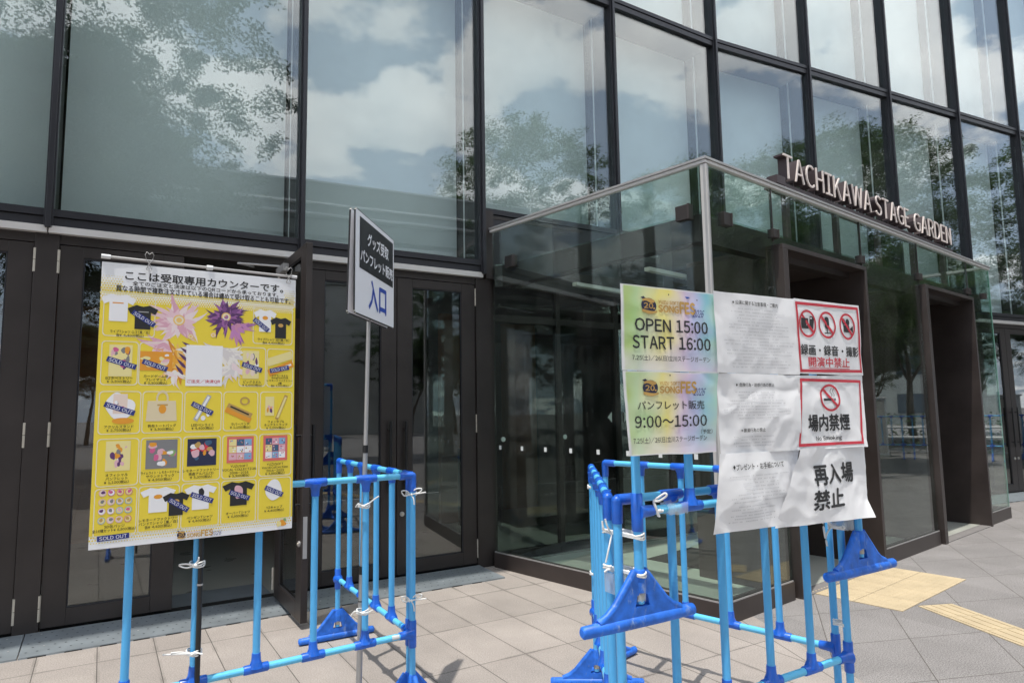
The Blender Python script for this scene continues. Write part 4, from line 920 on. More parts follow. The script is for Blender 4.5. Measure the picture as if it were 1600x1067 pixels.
tee(.825, .823, .125, .09, 'white_ink', 3.2, 'orange'); tee(.915, .797, .118, .085, 'ink', 3.5, 'gold')
tee(.30, .152, .16, .088, 'white_ink', 3.2, 'orange'); tee(.386, .132, .125, .082, 'ink', 3.5, 'gold'); tee(.505, .150, .155, .09, 'white_ink', 3.2); blob(.508, .165, .012, .02, 'ink', 3.6, 4)
tee(.70, .152, .165, .09, 'ink', 3.2); blob(.70, .158, .02, .028, 'pink', 3.6, 7); blob(.892, .155, .043, .042, 'white_ink', 3.2, 3, wob=.08)
def sold(cu, cv, wd=.118, rot=-30):
    h = .0185; c, s = math.cos(R(rot)), math.sin(R(rot)); q = []
    for a, b in ((-.5, -.5), (.5, -.5), (.5, .5), (-.5, .5)):
        x, y = a * wd * PA, b * h; q.append((cu + (x * c - y * s) / PA, cv + x * s + y * c))
    P.poly(q, 'navy_ink', 4.2); P.text('SOLD OUT', cu - wd * .43, cv - h * .33, cu + wd * .43, cv + h * .33, 'white_ink', 4.6, 0.004, 0, R(rot))
for a in ((.200, .803, .125, -33), (.803, .805, .105, -38), (.108, .640, .14, -18), (.262, .634, .125, -20), (.757, .635, .115, -18), (.912, .630, .112, 12), (.108, .478, .145, -20), (.500, .476, .12, -28), (.398, .128, .115, -34), (.512, .147, .12, -22), (.705, .145, .115, -22), (.893, .150, .11, -26), (.105, .036, .14, 2)): sold(*a)
def mosaic(u0, v0, u1, v1, seed, base, inks, n=14, lay=3):
    P.rect(u0, v0, u1, v1, base, lay); r_ = random.Random(seed)
    for i in range(n):
        cu = r_.uniform(u0 + .15 * (u1 - u0), u1 - .15 * (u1 - u0)); cv = r_.uniform(v0 + .15 * (v1 - v0), v1 - .15 * (v1 - v0))
        blob(cu, cv, (u1 - u0) * r_.uniform(.06, .14), (v1 - v0) * r_.uniform(.06, .14), r_.choice(inks), lay + .1 + .02 * i, seed * 50 + i, 16)
soft = ['pink', 'purple', 'white_ink', 'orange', 'skin', 'deep_pink', 'pale_yellow', 'mid_grey']
mosaic(.05, .592, .155, .705, 1, 'pale_yellow', soft); mosaic(.19, .615, .345, .685, 2, 'orange', ['pink', 'white_ink', 'purple', 'skin', 'pale_yellow'], 8); mosaic(.705, .590, .795, .70, 3, 'pale_yellow', soft)
blob(.108, .485, .06, .048, 'white_ink', 3, 41); mosaic(.078, .46, .142, .53, 4, 'skin', soft, 10, 3.2); P.disc(.125, .435, .05, .011, 'orange', 3.3)
P.poly([(.235, .505), (.368, .505), (.375, .432), (.228, .432)], 'tote', 3); P.ring(.303, .512, .03, .032, .3, 'tote', 3.05, 20); P.disc(.305, .475, .018, .016, 'orange', 3.3); P.rect(.28, .487, .33, .493, 'tan', 3.3)
def stick(u0, v0, u1, v1, t, ink, lay=3):
    dx, dy = (u1 - u0) * PA, v1 - v0; l = math.hypot(dx, dy); nx, ny = -dy / l * t, dx / l * t
    P.poly([(u0 - nx / PA, v0 - ny), (u1 - nx / PA, v1 - ny), (u1 + nx / PA, v1 + ny), (u0 + nx / PA, v0 + ny)], ink, lay)
stick(.465, .432, .535, .525, .008, 'grey_ink'); stick(.470, .438, .532, .520, .004, 'white_ink', 3.2); P.disc(.505, .44, .012, .009, 'white_ink', 3.1); P.disc(.53, .455, .009, .01, 'white_ink', 3.1)
stick(.63, .487, .76, .445, .010, 'tan'); stick(.62, .472, .755, .427, .010, 'orange'); P.ring(.722, .503, .027, .016, .35, 'tan', 3.2); stick(.645, .483, .745, .450, .003, 'ink', 3.3)
mosaic(.835, .445, .885, .520, 9, 'pale_yellow', ['pink', 'white_ink', 'orange', 'purple'], 7); stick(.90, .430, .955, .525, .007, 'tan'); stick(.905, .437, .952, .518, .004, 'pale_yellow', 3.2)
stick(.842, .655, .985, .690, .016, 'pale_yellow'); stick(.85, .612, .99, .655, .014, 'orange'); stick(.87, .62, .98, .65, .004, 'white_ink', 3.2)
mosaic(.055, .262, .165, .365, 11, 'pale_yellow', soft, 16); mosaic(.235, .262, .383, .365, 12, 'mid_grey', ['pink', 'pink', 'orange', 'orange', 'white_ink', 'green_ink', 'deep_pink'], 14); mosaic(.432, .264, .578, .364, 13, 'navy_emblem', ['orange', 'red_ink', 'pink', 'white_ink', 'tan', 'dark_teal'], 16)
P.rect(.632, .268, .775, .367, 'coral', 3); P.rect(.828, .268, .965, .367, 'coral', 3)
for bx, seed in (((.642, .278, .765, .358), 21), ((.840, .278, .953, .358), 22)):
    for i in range(3):
        for j in range(3):
            u = bx[0] + (bx[2] - bx[0]) * i / 3; v = bx[1] + (bx[3] - bx[1]) * j / 3
            mosaic(u + .001, v + .001, u + (bx[2] - bx[0]) / 3 - .001, v + (bx[3] - bx[1]) / 3 - .001, seed * 10 + i * 3 + j, rng.choice(['white_ink', 'sky_ink', 'pale_yellow', 'dark_teal', 'pink']), ['deep_pink', 'purple', 'skin', 'sky_ink', 'tan', 'white_ink'], 4, 3.2)
for i in range(4):
    for j in range(4):
        u, v = .05 + .0385 * i, .095 + .031 * j
        P.disc(u, v, .0165, .0118, rng.choice(['sky_ink', 'pink', 'sky_ink', 'deep_pink']), 3); P.disc(u, v, .0135, .0095, rng.choice(['skin', 'white_ink', 'pale_yellow']), 3.2); blob(u + rng.uniform(-.003, .003), v + .002, .0085, .006, rng.choice(['purple', 'mid_grey', 'tan', 'deep_pink', 'pink']), 3.4, i * 4 + j, 12)
def emblem(Q, u0, v0, u1, v1, lay=3, emb='20'):
    W, H = u1 - u0, v1 - v0; cu, cv = (u0 + u1) / 2, (v0 + v1) / 2
    Q.disc(cu, cv, W * .42, H * .42, 'navy_emblem', lay, 20); Q.poly([(u0 + W * .06, v0 + H * .92), (u0 + W * .22, v0 + H * 1.0), (u0 + W * .40, v0 + H * .84), (u0 + W * .30, v0 + H * .76)], 'navy_emblem', lay)
    Q.poly([(u0 + W * (.16 + .11 * k), v0 + H * (.70 + .06 * math.sin(k * 1.1))) for k in range(7)] + [(u0 + W * (.82 - .11 * k), v0 + H * (.84 + .07 * math.sin((6 - k) * .6))) for k in range(7)], 'gold', lay + 2.5)
    Q.poly([(u0 + W * (.12 + .135 * k), v0 + H * (.08 + .05 * math.cos(k * 1.0))) for k in range(7)] + [(u0 + W * (.96 - .14 * k), v0 + H * (.24 + .04 * math.cos((6 - k) * .8))) for k in range(7)], 'gold', lay + 2.5)
    Q.text(emb, u0 + W * .22, v0 + H * .34, u0 + W * .72, v0 + H * .64, 'gold', lay + 4, 0.03, 0.0)
    Q.disc(u0 + W * .78, v0 + H * .36, W * .06, H * .05, 'gold', lay + 4, 8)
emblem(P, .392, .004, .442, .036); P.text('YUZU SOFT', .444, .0235, .508, .029, 'pink', 3.4, .02); P.text('SONG', .444, .008, .510, .0215, 'gold', 3.4, .04); P.text('FES', .514, .008, .572, .029, 'gold', 3.4, .05); P.text('2026', .560, .006, .612, .021, 'navy_ink', 3.6, 0, 0.5)
blob(.945, .024, .02, .012, 'orange', 3, 81); blob(.925, .022, .012, .012, 'pale_yellow', 3.2, 82); blob(.958, .036, .008, .006, 'green_ink', 3.2, 83)
po = poster.build('poster', None, FP_((PU0 + PU1) / 2, PN, PV0)); tag(po, 'yellow poster of goods and prices with blue sold out strips hung on the left fence', 'poster')

bs = thing('banner_stand', 'black telescopic banner pole with a silver cross rod and clips holding the yellow poster', 'banner stand', FP_(-1.03, 0.028, 0))
q = Part(); q.tube([FP_(-1.034, 0.030, 0.02), FP_(-1.034, 0.030, 0.60), FP_(-1.034, 0.024, 2.22)], [0.011, 0.011, 0.008], M['black'], 12)
q.tube([FP_(-1.034, 0.030, 0.40), FP_(-1.034, 0.030, 0.408)], 0.0125, M['silver'], 12); q.tube([FP_(-1.034, 0.0288, 0.815), FP_(-1.034, 0.0288, 0.823)], 0.0125, M['silver'], 12)
q.done('pole', bs)
q = Part(); q.tube([FP_(PU0 + .0, .036, 2.226), FP_(PU1, .036, 2.218)], 0.0062, M['silver'], 10); q.tube([FP_(PU0 - .004, .036, 2.226), FP_(PU0 + .03, .036, 2.2257)], 0.0095, M['white'], 10); q.tube([FP_(PU1 - .02, .036, 2.218), FP_(PU1 + .004, .036, 2.218)], 0.008, M['white'], 10)
q.tube([FP_(-1.050, .036, 2.2215), FP_(-1.024, .036, 2.2213)], 0.0115, M['white'], 12); q.done('cross_rod', bs)
for a in (-1.282, -.684):
    q = Part(); z = 2.222
    for sg in (-1, 1):
        q.tube([FP_(a, .046, z - .012), FP_(a + sg * .012, .046, z + .006), FP_(a + sg * .017, .046, z + .028), FP_(a + sg * .010, .046, z + .040), FP_(a, .046, z + .030)], 0.0018, M['silver'], 6)
        q.tube([FP_(a, .048, z - .010), FP_(a + sg * .010, .047, z - .035), FP_(a + sg * .008, .047, z - .040), FP_(a, .047, z - .040)], 0.0018, M['silver'], 6)
    q.done('clip', bs)

# ------------------------------------------------------------------ placard sign
pl = thing('placard_sign', 'double sided placard on a grey telescopic pole, black panel over blue characters', 'placard', (-0.776, 3.442, 0))
q = Part(); q.tube([(-0.800, 3.500, 0.01), (-0.784, 3.500, 0.74)], 0.0150, M['alupole'], 14); q.tube([(-0.7842, 3.500, 0.735), (-0.783, 3.500, 0.775)], 0.0165, M['black'], 14); q.tube([(-0.787, 3.500, 0.60), (-0.7869, 3.500, 0.606)], 0.0156, M['black'], 14); q.done('lower_pole', pl)
q = Part(); q.tube([(-0.784, 3.500, 0.74), (-0.771, 3.500, 1.37)], 0.0125, M['alupole'], 14); q.tube([(-0.7715, 3.500, 1.345), (-0.7707, 3.500, 1.385)], 0.0145, M['black'], 14); q.tube([(-0.771, 3.500, 1.37), (-0.752, 3.500, 2.42)], 0.0105, M['silver'], 14); q.done('upper_pole', pl)
q0 = Vector((-0.757, 3.165, 2.035)); qx = Vector((0.072, 0.645, 0)); qz = Vector((0.0, 0.018, 0.520)); qn = Vector((0.994, -0.110, 0))
def board(off0, off1, sgn, name):
    q = Part()
    def fn(u, v, lay): return q0 + qx * u + qz * v + qn * (off0 + (off1 - off0) * v + sgn * 0.0005 * lay)
    th = 0.008; pts = []
    for cx, cy, a0 in ((.975, .97, 0), (.025, .97, 90), (.025, .03, 180), (.975, .03, 270)):
        for k in range(5): pts.append((cx + .025 * math.cos(R(a0 + 22.5 * k)), cy + .03 * math.sin(R(a0 + 22.5 * k))))
    A_ = [fn(u, v, 0) for u, v in pts]; B_ = [p - qn * sgn * th for p in A_]; n = len(pts)
    q.add(A_ + B_, [tuple(range(n)), tuple(reversed(range(n, 2 * n)))], M['white_ink'])
    q.add(A_ + B_, [(k, (k + 1) % n, n + (k + 1) % n, n + k) for k in range(n)], M['board'])
    for k in range(n):       # dark edge trim
        a, b = (A_[k] + B_[k]) / 2, (A_[(k + 1) % n] + B_[(k + 1) % n]) / 2
        q.tube([a, b], 0.0047, M['ink'] if k % 2 == 0 or k in (4, 9, 14, 19) else M['board'], 6)
    if sgn > 0:
        Pr = Print(q, fn, 1.25); Pr.rect(.09, .445, .968, .952, 'ink', 2)
        Pr.text('グッズ受取', .27, .715, .825, .85, 'white_ink', 4, .025); Pr.text('パンフレット販売', .112, .518, .948, .645, 'white_ink', 4, .025); Pr.text('入口', .315, .095, .765, .385, 'blue_ink', 3, .03)
    q.done(name, pl)
board(0.004, 0.0, 1, 'front_panel'); board(-0.040, -0.032, -1, 'back_panel')

# ------------------------------------------------------------------ paper notices on the hung fence
M['print'] = vcol_mat('watercolour_print', 0.5)
B2 = Vector((0.42923627, 2.42512308, 0)) + nl * 0.014; FN = frame(B2, A1_)
def ridged(p): return abs(noise.noise(p))
def wr(s, z, amp, seed):
    p = Vector((s, z, seed))
    h = 0.018 * noise.noise(p * 2.6) + 0.011 * (ridged(p * 4.3) ** 0.8 - .25) + 0.0058 * (0.25 - ridged(p * 9 + Vector((3, 7, 1)))) + 0.0007 * noise.noise(p * 34)
    return amp * h
class Sheet:
    def __init__(s, name, label, cat, quad, base_n, seed, amp=1.0, nx=56, ny=44, colfn=None, edge=0.004, curl=None):
        s.mb = MB(); s.q = quad; s.n = base_n; s.seed = seed; s.amp = amp; s.name = name; s.label = label; s.cat = cat; s.edge = edge; s.curl = curl; s.colfn = colfn
        s.nx, s.ny = nx, ny
        vs = [s.pt(*s.loc(i / nx, j / ny), 0) for j in range(ny + 1) for i in range(nx + 1)]
        s.uv = [(i / nx, j / ny) for j in range(ny + 1) for i in range(nx + 1)]
        s.mb.add(vs, [(j * (nx + 1) + i, j * (nx + 1) + i + 1, (j + 1) * (nx + 1) + i + 1, (j + 1) * (nx + 1) + i) for j in range(ny) for i in range(nx)], M['print'] if colfn else M['paper'], True)
        s.P = Print(s.mb, s.pt, 1.0)
    def loc(s, u, v):
        (ax, az), (bx, bz), (cx, cz), (dx, dz) = s.q      # BL BR TR TL
        x = (1 - v) * ((1 - u) * ax + u * bx) + v * ((1 - u) * dx + u * cx); z = (1 - v) * ((1 - u) * az + u * bz) + v * ((1 - u) * dz + u * cz)
        e = s.edge
        x += e * noise.noise(Vector((z * 7, s.seed, 1))) * 2 * abs(u - .5); z += e * noise.noise(Vector((x * 6, s.seed, 5))) * 2 * abs(v - .5)
        return x, z
    def pt(s, x, z, lay):
        n = s.n + wr(x, z, s.amp, s.seed)
        if s.curl: n += s.curl(x, z)
        return FN(x, n + (0.0017 + 0.00022 * lay if lay else 0), z)
    def done(s):
        o = s.mb.build(s.name, None, FN(s.q[0][0], s.n, s.q[0][1])); tag(o, s.label, s.cat)
        if s.colfn:
            ca = o.data.color_attributes.new('print', 'FLOAT_COLOR', 'POINT'); nn = len(s.uv)
            for i in range(len(o.data.vertices)): ca.data[i].color = (*s.colfn(*s.uv[i]), 1) if i < nn else (1, 1, 1, 1)
        return o
def watercolour(seed):
    stops = [(0, (.38, .58, .03)), (.15, (.46, .72, .26)), (.28, (.74, .80, .26)), (.42, (.90, .80, .10)), (.54, (.88, .76, .48)), (.66, (.72, .52, .76)), (.78, (.46, .54, .86)), (.9, (.22, .60, .70)), (1, (.40, .72, .58))]
    def fn(u, v):
        if u < .02 or v > .985 or v < .012: return (.82, .82, .83)
        x = u + .10 * noise.noise(Vector((u * 3, v * 3, seed))) + .05 * noise.noise(Vector((u * 9, v * 7, seed + 4)))
        x = min(max(x, 0), 1)
        for (a, ca), (b, cb) in zip(stops, stops[1:]):
            if x <= b: t = (x - a) / (b - a); c = [ca[k] + (cb[k] - ca[k]) * t for k in range(3)]; break
        low = max(0, min(1, (.42 - v) / .42)); k = .24 + .28 * noise.noise(Vector((u * 5, v * 5, seed + 9))) + .45 * low
        k = max(0, min(.9, k)); wt = (.84, .80, .86); c = [c[i] * (1 - k) + wt[i] * k for i in range(3)]
        if v < .2 and u > .55: t = (.2 - v) / .2 * .5 * (u - .55) / .45; c = [c[i] * (1 - t) + (.72, .52, .76)[i] * t for i in range(3)]
        return tuple(c)
    return fn
def logo(P, x0, z0, k=1.0):
    emblem(P, x0, z0, x0 + .092 * k, z0 + .068 * k, 2)
    P.text('YUZU SOFT', x0 + .095 * k, z0 + .045 * k, x0 + .202 * k, z0 + .058 * k, 'gold', 2, .03); P.text('SONG', x0 + .095 * k, z0 + .014 * k, x0 + .200 * k, z0 + .040 * k, 'gold', 2, .045)
    P.text('FES', x0 + .208 * k, z0 + .014 * k, x0 + .290 * k, z0 + .058 * k, 'gold', 2, .05); P.text('2026', x0 + .272 * k, z0 + .004 * k, x0 + .330 * k, z0 + .034 * k, 'navy_ink', 3, -.004, .45)
def pins(P, L_):
    for x, z in L_: P.disc(x, z, .003, .003, 'ink', 2, 8)
s1 = Sheet('schedule_sheet', 'rainbow tinted sheet with the opening and start times, above a second tinted sheet', 'notice', [(-.036, 1.690), (.464, 1.688), (.462, 2.010), (-.036, 2.008)], 0.012, 1.3, .42, colfn=watercolour(2.0))
P = s1.P; logo(P, .055, 1.902); P.text('OPEN', .030, 1.839, .209, 1.886, 'ink', 2, .019); P.text('15:00', .238, 1.841, .409, 1.888, 'ink', 2, .019); P.text('START', .017, 1.773, .222, 1.821, 'ink', 2, .019); P.text('16:00', .249, 1.775, .421, 1.822, 'ink', 2, .019)
P.text('7.25(土)/26(日)立川ステージガーデン', .012, 1.728, .417, 1.749, 'ink', 2, .006); pins(P, [(.205, 1.985), (.36, 1.975)]); s1.done()
s2 = Sheet('schedule_sheet', 'rainbow tinted sheet with brochure sale hours, below the opening times', 'notice', [(-.022, 1.384), (.430, 1.376), (.455, 1.688), (-.040, 1.6895)], 0.015, 6.3, .55, colfn=watercolour(2.6))
P = s2.P; logo(P, .046, 1.594, .98); P.text('パンフレット販売', .026, 1.546, .370, 1.579, 'ink', 2, .008); P.text('9:00〜15:00', .012, 1.481, .381, 1.524, 'ink', 2, .012); P.text('(予定)', .349, 1.450, .411, 1.468, 'ink', 2, .004); P.text('7.25(土)/26(日)立川ステージガーデン', -.001, 1.424, .380, 1.446, 'ink', 2, .006); pins(P, [(.195, 1.675)]); s2.done()
def fine(P, x0, x1, z0, z1, rows, seed, ink='faint_ink'):
    r_ = random.Random(seed)
    for j in range(rows):
        z = z1 - (z1 - z0) * (j + .5) / rows; c = (x0 + x1) / 2; hw = (x1 - x0) / 2 * r_.uniform(.45, 1); x = c - hw
        while x < c + hw:
            l = r_.uniform(.003, .0085)
            if r_.random() < .86: P.rect(x, z - .0022, min(x + l, c + hw), z + .0022, ink, 1.2)
            x += l + .0022
def dia(P, x, z, r=.006): P.poly([(x - r * .8, z), (x, z - r), (x + r * .8, z), (x, z + r)], 'ink', 2)
n1 = Sheet('rules_sheet', 'white sheet of fine print, top of the middle column, beside the opening times', 'notice', [(.446, 1.688), (.950, 1.690), (.950, 2.024), (.448, 2.018)], 0.018, 7.7, .80)
P = n1.P; dia(P, .560, 1.981); P.text('公演に関する注意事項・ご案内', .572, 1.973, .836, 1.991, 'ink', 2, .008); fine(P, .495, .925, 1.708, 1.963, 19, 3); n1.done()
n2 = Sheet('rules_sheet', 'creased white sheet of fine print, middle of its column, with a small lower heading', 'notice', [(.440, 1.364), (.925, 1.366), (.948, 1.686), (.450, 1.687)], 0.020, 11.2, 1.25)
P = n2.P; dia(P, .560, 1.641); P.text('危険行為・迷惑行為の禁止', .574, 1.634, .783, 1.649, 'ink', 2, .010); fine(P, .465, .880, 1.500, 1.618, 10, 4); dia(P, .578, 1.457, .005); P.text('飲酒行為の禁止', .590, 1.449, .707, 1.465, 'ink', 2, .008); fine(P, .500, .785, 1.388, 1.437, 4, 5); n2.done()
n3 = Sheet('rules_sheet', 'white sheet of fine print, lowest of the middle column, its bottom edge slanting', 'notice', [(.383, 1.064), (.86, 1.066), (.925, 1.372), (.436, 1.368)], 0.023, 15.4, 1.15)
P = n3.P; dia(P, .506, 1.314, .009); P.text('プレゼント・お手紙について', .518, 1.300, .818, 1.325, 'ink', 2, .008); fine(P, .45, .87, 1.170, 1.283, 8, 6); fine(P, .46, .76, 1.095, 1.165, 6, 7); n3.done()
def redframe(P, q, t):   # q BL BR TR TL corner points
    c = (sum(p[0] for p in q) / 4, sum(p[1] for p in q) / 4)
    inn = [(p[0] + (t if p[0] < c[0] else -t), p[1] + (t if p[1] < c[1] else -t)) for p in q]
    for k in range(4): P.quadstrip((q[k], q[(k + 1) % 4]), (inn[k], inn[(k + 1) % 4]), 'red_ink', 2, 26)
def nosign(P, cx, cz, r, rx=None):
    rx = rx or r; P.ring(cx, cz, rx, r, .16, 'red_ink', 3.2, 40)
    a, b = (cx - rx * .66, cz + r * .66), (cx + rx * .66, cz - r * .66); t = r * .075
    P.quadstrip(((a[0] - t, a[1] - t), (b[0] - t, b[1] - t)), ((a[0] + t, a[1] + t), (b[0] + t, b[1] + t)), 'red_ink', 3.2, 12)
r1 = Sheet('prohibition_sheet', 'red framed white sheet with three crossed out recording symbols', 'notice', [(.944, 1.690), (1.424, 1.692), (1.414, 2.024), (.942, 2.022)], 0.022, 21.7, .55)
P = r1.P; redframe(P, [(.953, 1.699), (1.414, 1.703), (1.404, 2.012), (.950, 2.011)], .0125)
for cx in (1.026, 1.163, 1.312): nosign(P, cx, 1.916, .062, .060)
P.rect(.982, 1.893, 1.032, 1.940, 'ink', 2.2); P.ring(1.006, 1.914, .017, .017, .22, 'white_ink', 2.6, 20); P.poly([(1.036, 1.893), (1.062, 1.893), (1.076, 1.950), (1.044, 1.950)], 'ink', 2.2); P.rect(1.046, 1.938, 1.058, 1.944, 'white_ink', 2.6)
P.rrect(1.148, 1.897, 1.178, 1.953, .013, 'ink', 2.2); P.rect(1.1605, 1.880, 1.1655, 1.90, 'ink', 2.3); P.rect(1.143, 1.876, 1.183, 1.881, 'ink', 2.2)
P.disc(1.288, 1.938, .0125, .0145, 'ink', 2.2); P.disc(1.318, 1.936, .0145, .0165, 'ink', 2.2); P.rect(1.282, 1.889, 1.330, 1.921, 'ink', 2.2); P.poly([(1.332, 1.905), (1.356, 1.889), (1.356, 1.921)], 'ink', 2.2)
P.text('録画・録音・撮影', .968, 1.776, 1.393, 1.822, 'ink', 2, .020); P.text('開演中禁止', 1.018, 1.724, 1.312, 1.768, 'red_ink', 2, .014); P.rect(1.018, 1.7165, 1.312, 1.7195, 'red_ink', 2, 12); r1.done()
r2 = Sheet('prohibition_sheet', 'red framed white sheet with one crossed out cigarette', 'notice', [(.905, 1.364), (1.396, 1.360), (1.420, 1.690), (.940, 1.683)], 0.026, 27.2, 1.15)
P = r2.P; redframe(P, [(.914, 1.378), (1.368, 1.375), (1.398, 1.668), (.950, 1.672)], .0125); nosign(P, 1.156, 1.587, .061, .072)
P.rect(1.108, 1.573, 1.176, 1.584, 'ink', 2.2); P.rect(1.180, 1.573, 1.186, 1.584, 'ink', 2.2); P.rect(1.190, 1.573, 1.195, 1.584, 'ink', 2.2)
for x in (1.165, 1.182):
    pts = [(x + .006 * math.sin(t * 1.1), 1.592 + .0055 * t) for t in range(8)]
    for a, b in zip(pts, pts[1:]): P.quadstrip(((a[0] - .0016, a[1]), (b[0] - .0016, b[1])), ((a[0] + .0016, a[1]), (b[0] + .0016, b[1])), 'ink', 2.2, 1)
P.text('場内禁煙', .988, 1.441, 1.283, 1.513, 'ink', 2, .030); P.text('No Smoking', 1.040, 1.395, 1.220, 1.419, 'ink', 2, .016); r2.done()
def cr(x, z): return 0.022 * max(0, (x - 1.28) / .1) ** 2 * max(0, (1.12 - z) / .08) if z < 1.12 and x > 1.28 else 0
r3 = Sheet('reentry_sheet', 'plain white sheet with five large bold characters at the lower right', 'notice', [(.735, 1.055), (1.392, 1.042), (1.392, 1.375), (.905, 1.372)], 0.0275, 33.9, 1.15, curl=cr)
P = r3.P; P.text('再入場', .996, 1.209, 1.300, 1.296, 'ink', 2, .030); P.text('禁止', .975, 1.106, 1.200, 1.187, 'ink', 2, .030, .12); r3.done()

# ------------------------------------------------------------------ trees and the far side of the square
def tree_mesh(seed, height, rad, base, nleaf, lsize):
    r_ = random.Random(seed); br = MB(); tips = []
    def limb(p, d, l, r0, depth):
        pts = [p]; rs = [r0]; q = p.copy(); dd = d.normalized()
        for i in range(5):
            dd = (dd + Vector((r_.uniform(-.16, .16), r_.uniform(-.16, .16), r_.uniform(-.02, .14)))).normalized(); q = q + dd * l / 5; pts.append(q.copy()); rs.append(r0 * (1 - .13 * (i + 1)))
        br.tube(pts, rs, M['bark'], 8 if depth < 2 else 5, False)
        if depth >= 3: tips.extend(pts[2:]); return
        for k in range(4 if depth else 6):
            i = r_.choice((2, 3, 4, 5)) if depth else r_.choice((3, 4, 5, 5)); a = r_.uniform(0, 6.28); sp = r_.uniform(.45, 1.0)
            limb(pts[i], dd * (1 - .2 * sp) + Vector((math.cos(a) * sp, math.sin(a) * sp, r_.uniform(.05, .5))), l * r_.uniform(.5, .72), rs[i] * .62, depth + 1)
    limb(Vector((0, 0, 0)), Vector((0, 0, 1)), base * 1.15, 0.028 * height / 2, 0)
    rg = np.random.default_rng(seed); cz = (base + height) / 2; hz = (height - base) / 2
    cl = [t for t in tips if t.z > base * .8]       # clumps follow the twigs, plus clumps filling an uneven crown
    for t in list(cl):
        for k in range(2): cl.append(t + Vector((r_.uniform(-.5, .5), r_.uniform(-.5, .5), r_.uniform(-.25, .35))))
    for k in range(420):
        a = r_.uniform(0, 6.28); t = r_.uniform(-1, 1); rr = (1 - t * t) ** .5 * r_.random() ** .30 * (1 + .2 * math.sin(3 * a + seed))
        cl.append(Vector((rad * rr * math.cos(a), rad * rr * math.sin(a), cz + hz * t * r_.uniform(.75, 1.02))))
    C_ = np.array([tuple(c) for c in cl]); n = nleaf; idx = rg.integers(0, len(C_), n); sp = rg.uniform(.45, 1.15, len(C_))[idx] * rad * (.098 if seed == 3 else .122)
    q = rg.normal(size=(n, 3)); q /= np.linalg.norm(q, axis=1)[:, None]; q *= (rg.random(n) ** .5)[:, None]
    ax = rg.normal(size=(len(C_), 3)) * [1, 1, .5]; ax /= np.linalg.norm(ax, axis=1)[:, None]; ax = ax[idx]
    q = q * .62 + ax * ((q * ax).sum(1) * .85)[:, None]          # each clump drawn out along its own twig
    p = C_[idx] + q * sp[:, None] * [1.25, 1.25, .9]
    out = C_[idx] * [1, 1, 0]; out /= np.maximum(np.linalg.norm(out, axis=1), .1)[:, None]; a = rg.uniform(0, 6.28, n)
    d = out * .8 + np.stack([np.cos(a), np.sin(a), rg.uniform(-.9, .3, n)], 1); d /= np.linalg.norm(d, axis=1)[:, None]
    s = np.cross(d, np.stack([rg.uniform(-.4, .4, n), rg.uniform(-.4, .4, n), np.ones(n)], 1)); s /= np.linalg.norm(s, axis=1)[:, None]
    l = (lsize * rg.uniform(.6, 1.35, n))[:, None]
    V = np.stack([p, p + d * l * .4 + s * l * .24, p + d * l, p + d * l * .4 - s * l * .24], 1).reshape(-1, 3)
    return br, V
def crown(V, parent, m_):
    me = bpy.data.meshes.new('crown'); n = len(V) // 4
    me.vertices.add(len(V)); me.vertices.foreach_set('co', V.ravel()); me.loops.add(4 * n); me.loops.foreach_set('vertex_index', np.arange(4 * n, dtype=np.int32))
    me.polygons.add(n); me.polygons.foreach_set('loop_start', np.arange(0, 4 * n, 4, dtype=np.int32)); me.polygons.foreach_set('loop_total', np.full(n, 4, dtype=np.int32))
    me.materials.append(m_); me.update(calc_edges=True); me.validate()
    o = bpy.data.objects.new('crown', me); col.objects.link(o); o.parent = parent
TR = {}
def tree(kind, x, y, s, rz, label, sz=1.0):
    if kind not in TR:
        sd, h, rad, base, nl_, ls, lm = kind
        br, V_ = tree_mesh(sd, h, rad, base, nl_, ls)
        t = thing('broadleaf_tree', label, 'tree', (x, y, 0), R(rz), 'trees round the square'); br.build('trunk', t)
        crown(V_, t, M[lm]); TR[kind] = t; o = t
    else: o = copy_tree(TR[kind])
    o.location = (x, y, 0); o.rotation_euler = (0, 0, R(rz)); o.scale = (s, s, s * sz); o['label'] = label; o['group'] = 'trees round the square'
    return o
KA = (3, 12.5, 4.5, 3.4, 460000, .085, 'leaf2'); KB = (8, 11.0, 3.6, 3.2, 300000, .085, 'leaf'); KC = (15, 9.8, 3.2, 2.8, 190000, .08, 'leaf')
tree(KA, 2.6, -6.2, 1.15, 0, 'large spreading tree mirrored in the tall panes above the poster')
tree(KA, -3.2, -8.5, 1.05, 130, 'large tree mirrored in the leftmost pane, darker and thicker than its neighbour')
tree(KB, 17.3, -1.0, 1.22, 40, 'round topped tree mirrored alone between clouds above the walkway')
tree(KB, 14.8, 8.2, .88, 200, 'bright green tree mirrored above the raised letters')
tree(KC, 24.6, 14.6, 1.25, 20, 'branching tree past the far blue fences, its trunk mirrored between the portals')
tree(KB, 17.6, 5.4, .96, 310, 'bright green tree mirrored left of the raised letters, set further back')
tree(KB, 21.6, 7.6, 1.1, 90, 'bright green tree mirrored high at the right edge of the facade')
tree(KC, 21.5, 15.0, 0.9, 150, 'small tree mirrored beside the right portal, behind the fence row')
FAR = [(31, 15, .8), (34, 21, .85), (30, 8.5, .75), (8, -33, 1.1), (17, -29, 1.0), (25, -24, 1.15), (32, -17, 1.05), (37, -8, 1.1), (41, 2, 1.0), (43, 13, 1.1), (-8, -31, 1.15), (-20, -24, 1.1)]
nm = ['first', 'second', 'third', 'fourth', 'fifth', 'sixth', 'seventh', 'eighth', 'ninth']
for i, (x, y, s) in enumerate(FAR): tree(KA, x, y, s * .8, 47 * i, 'dark tree in the distant row across the square, seen only mirrored in the glass')
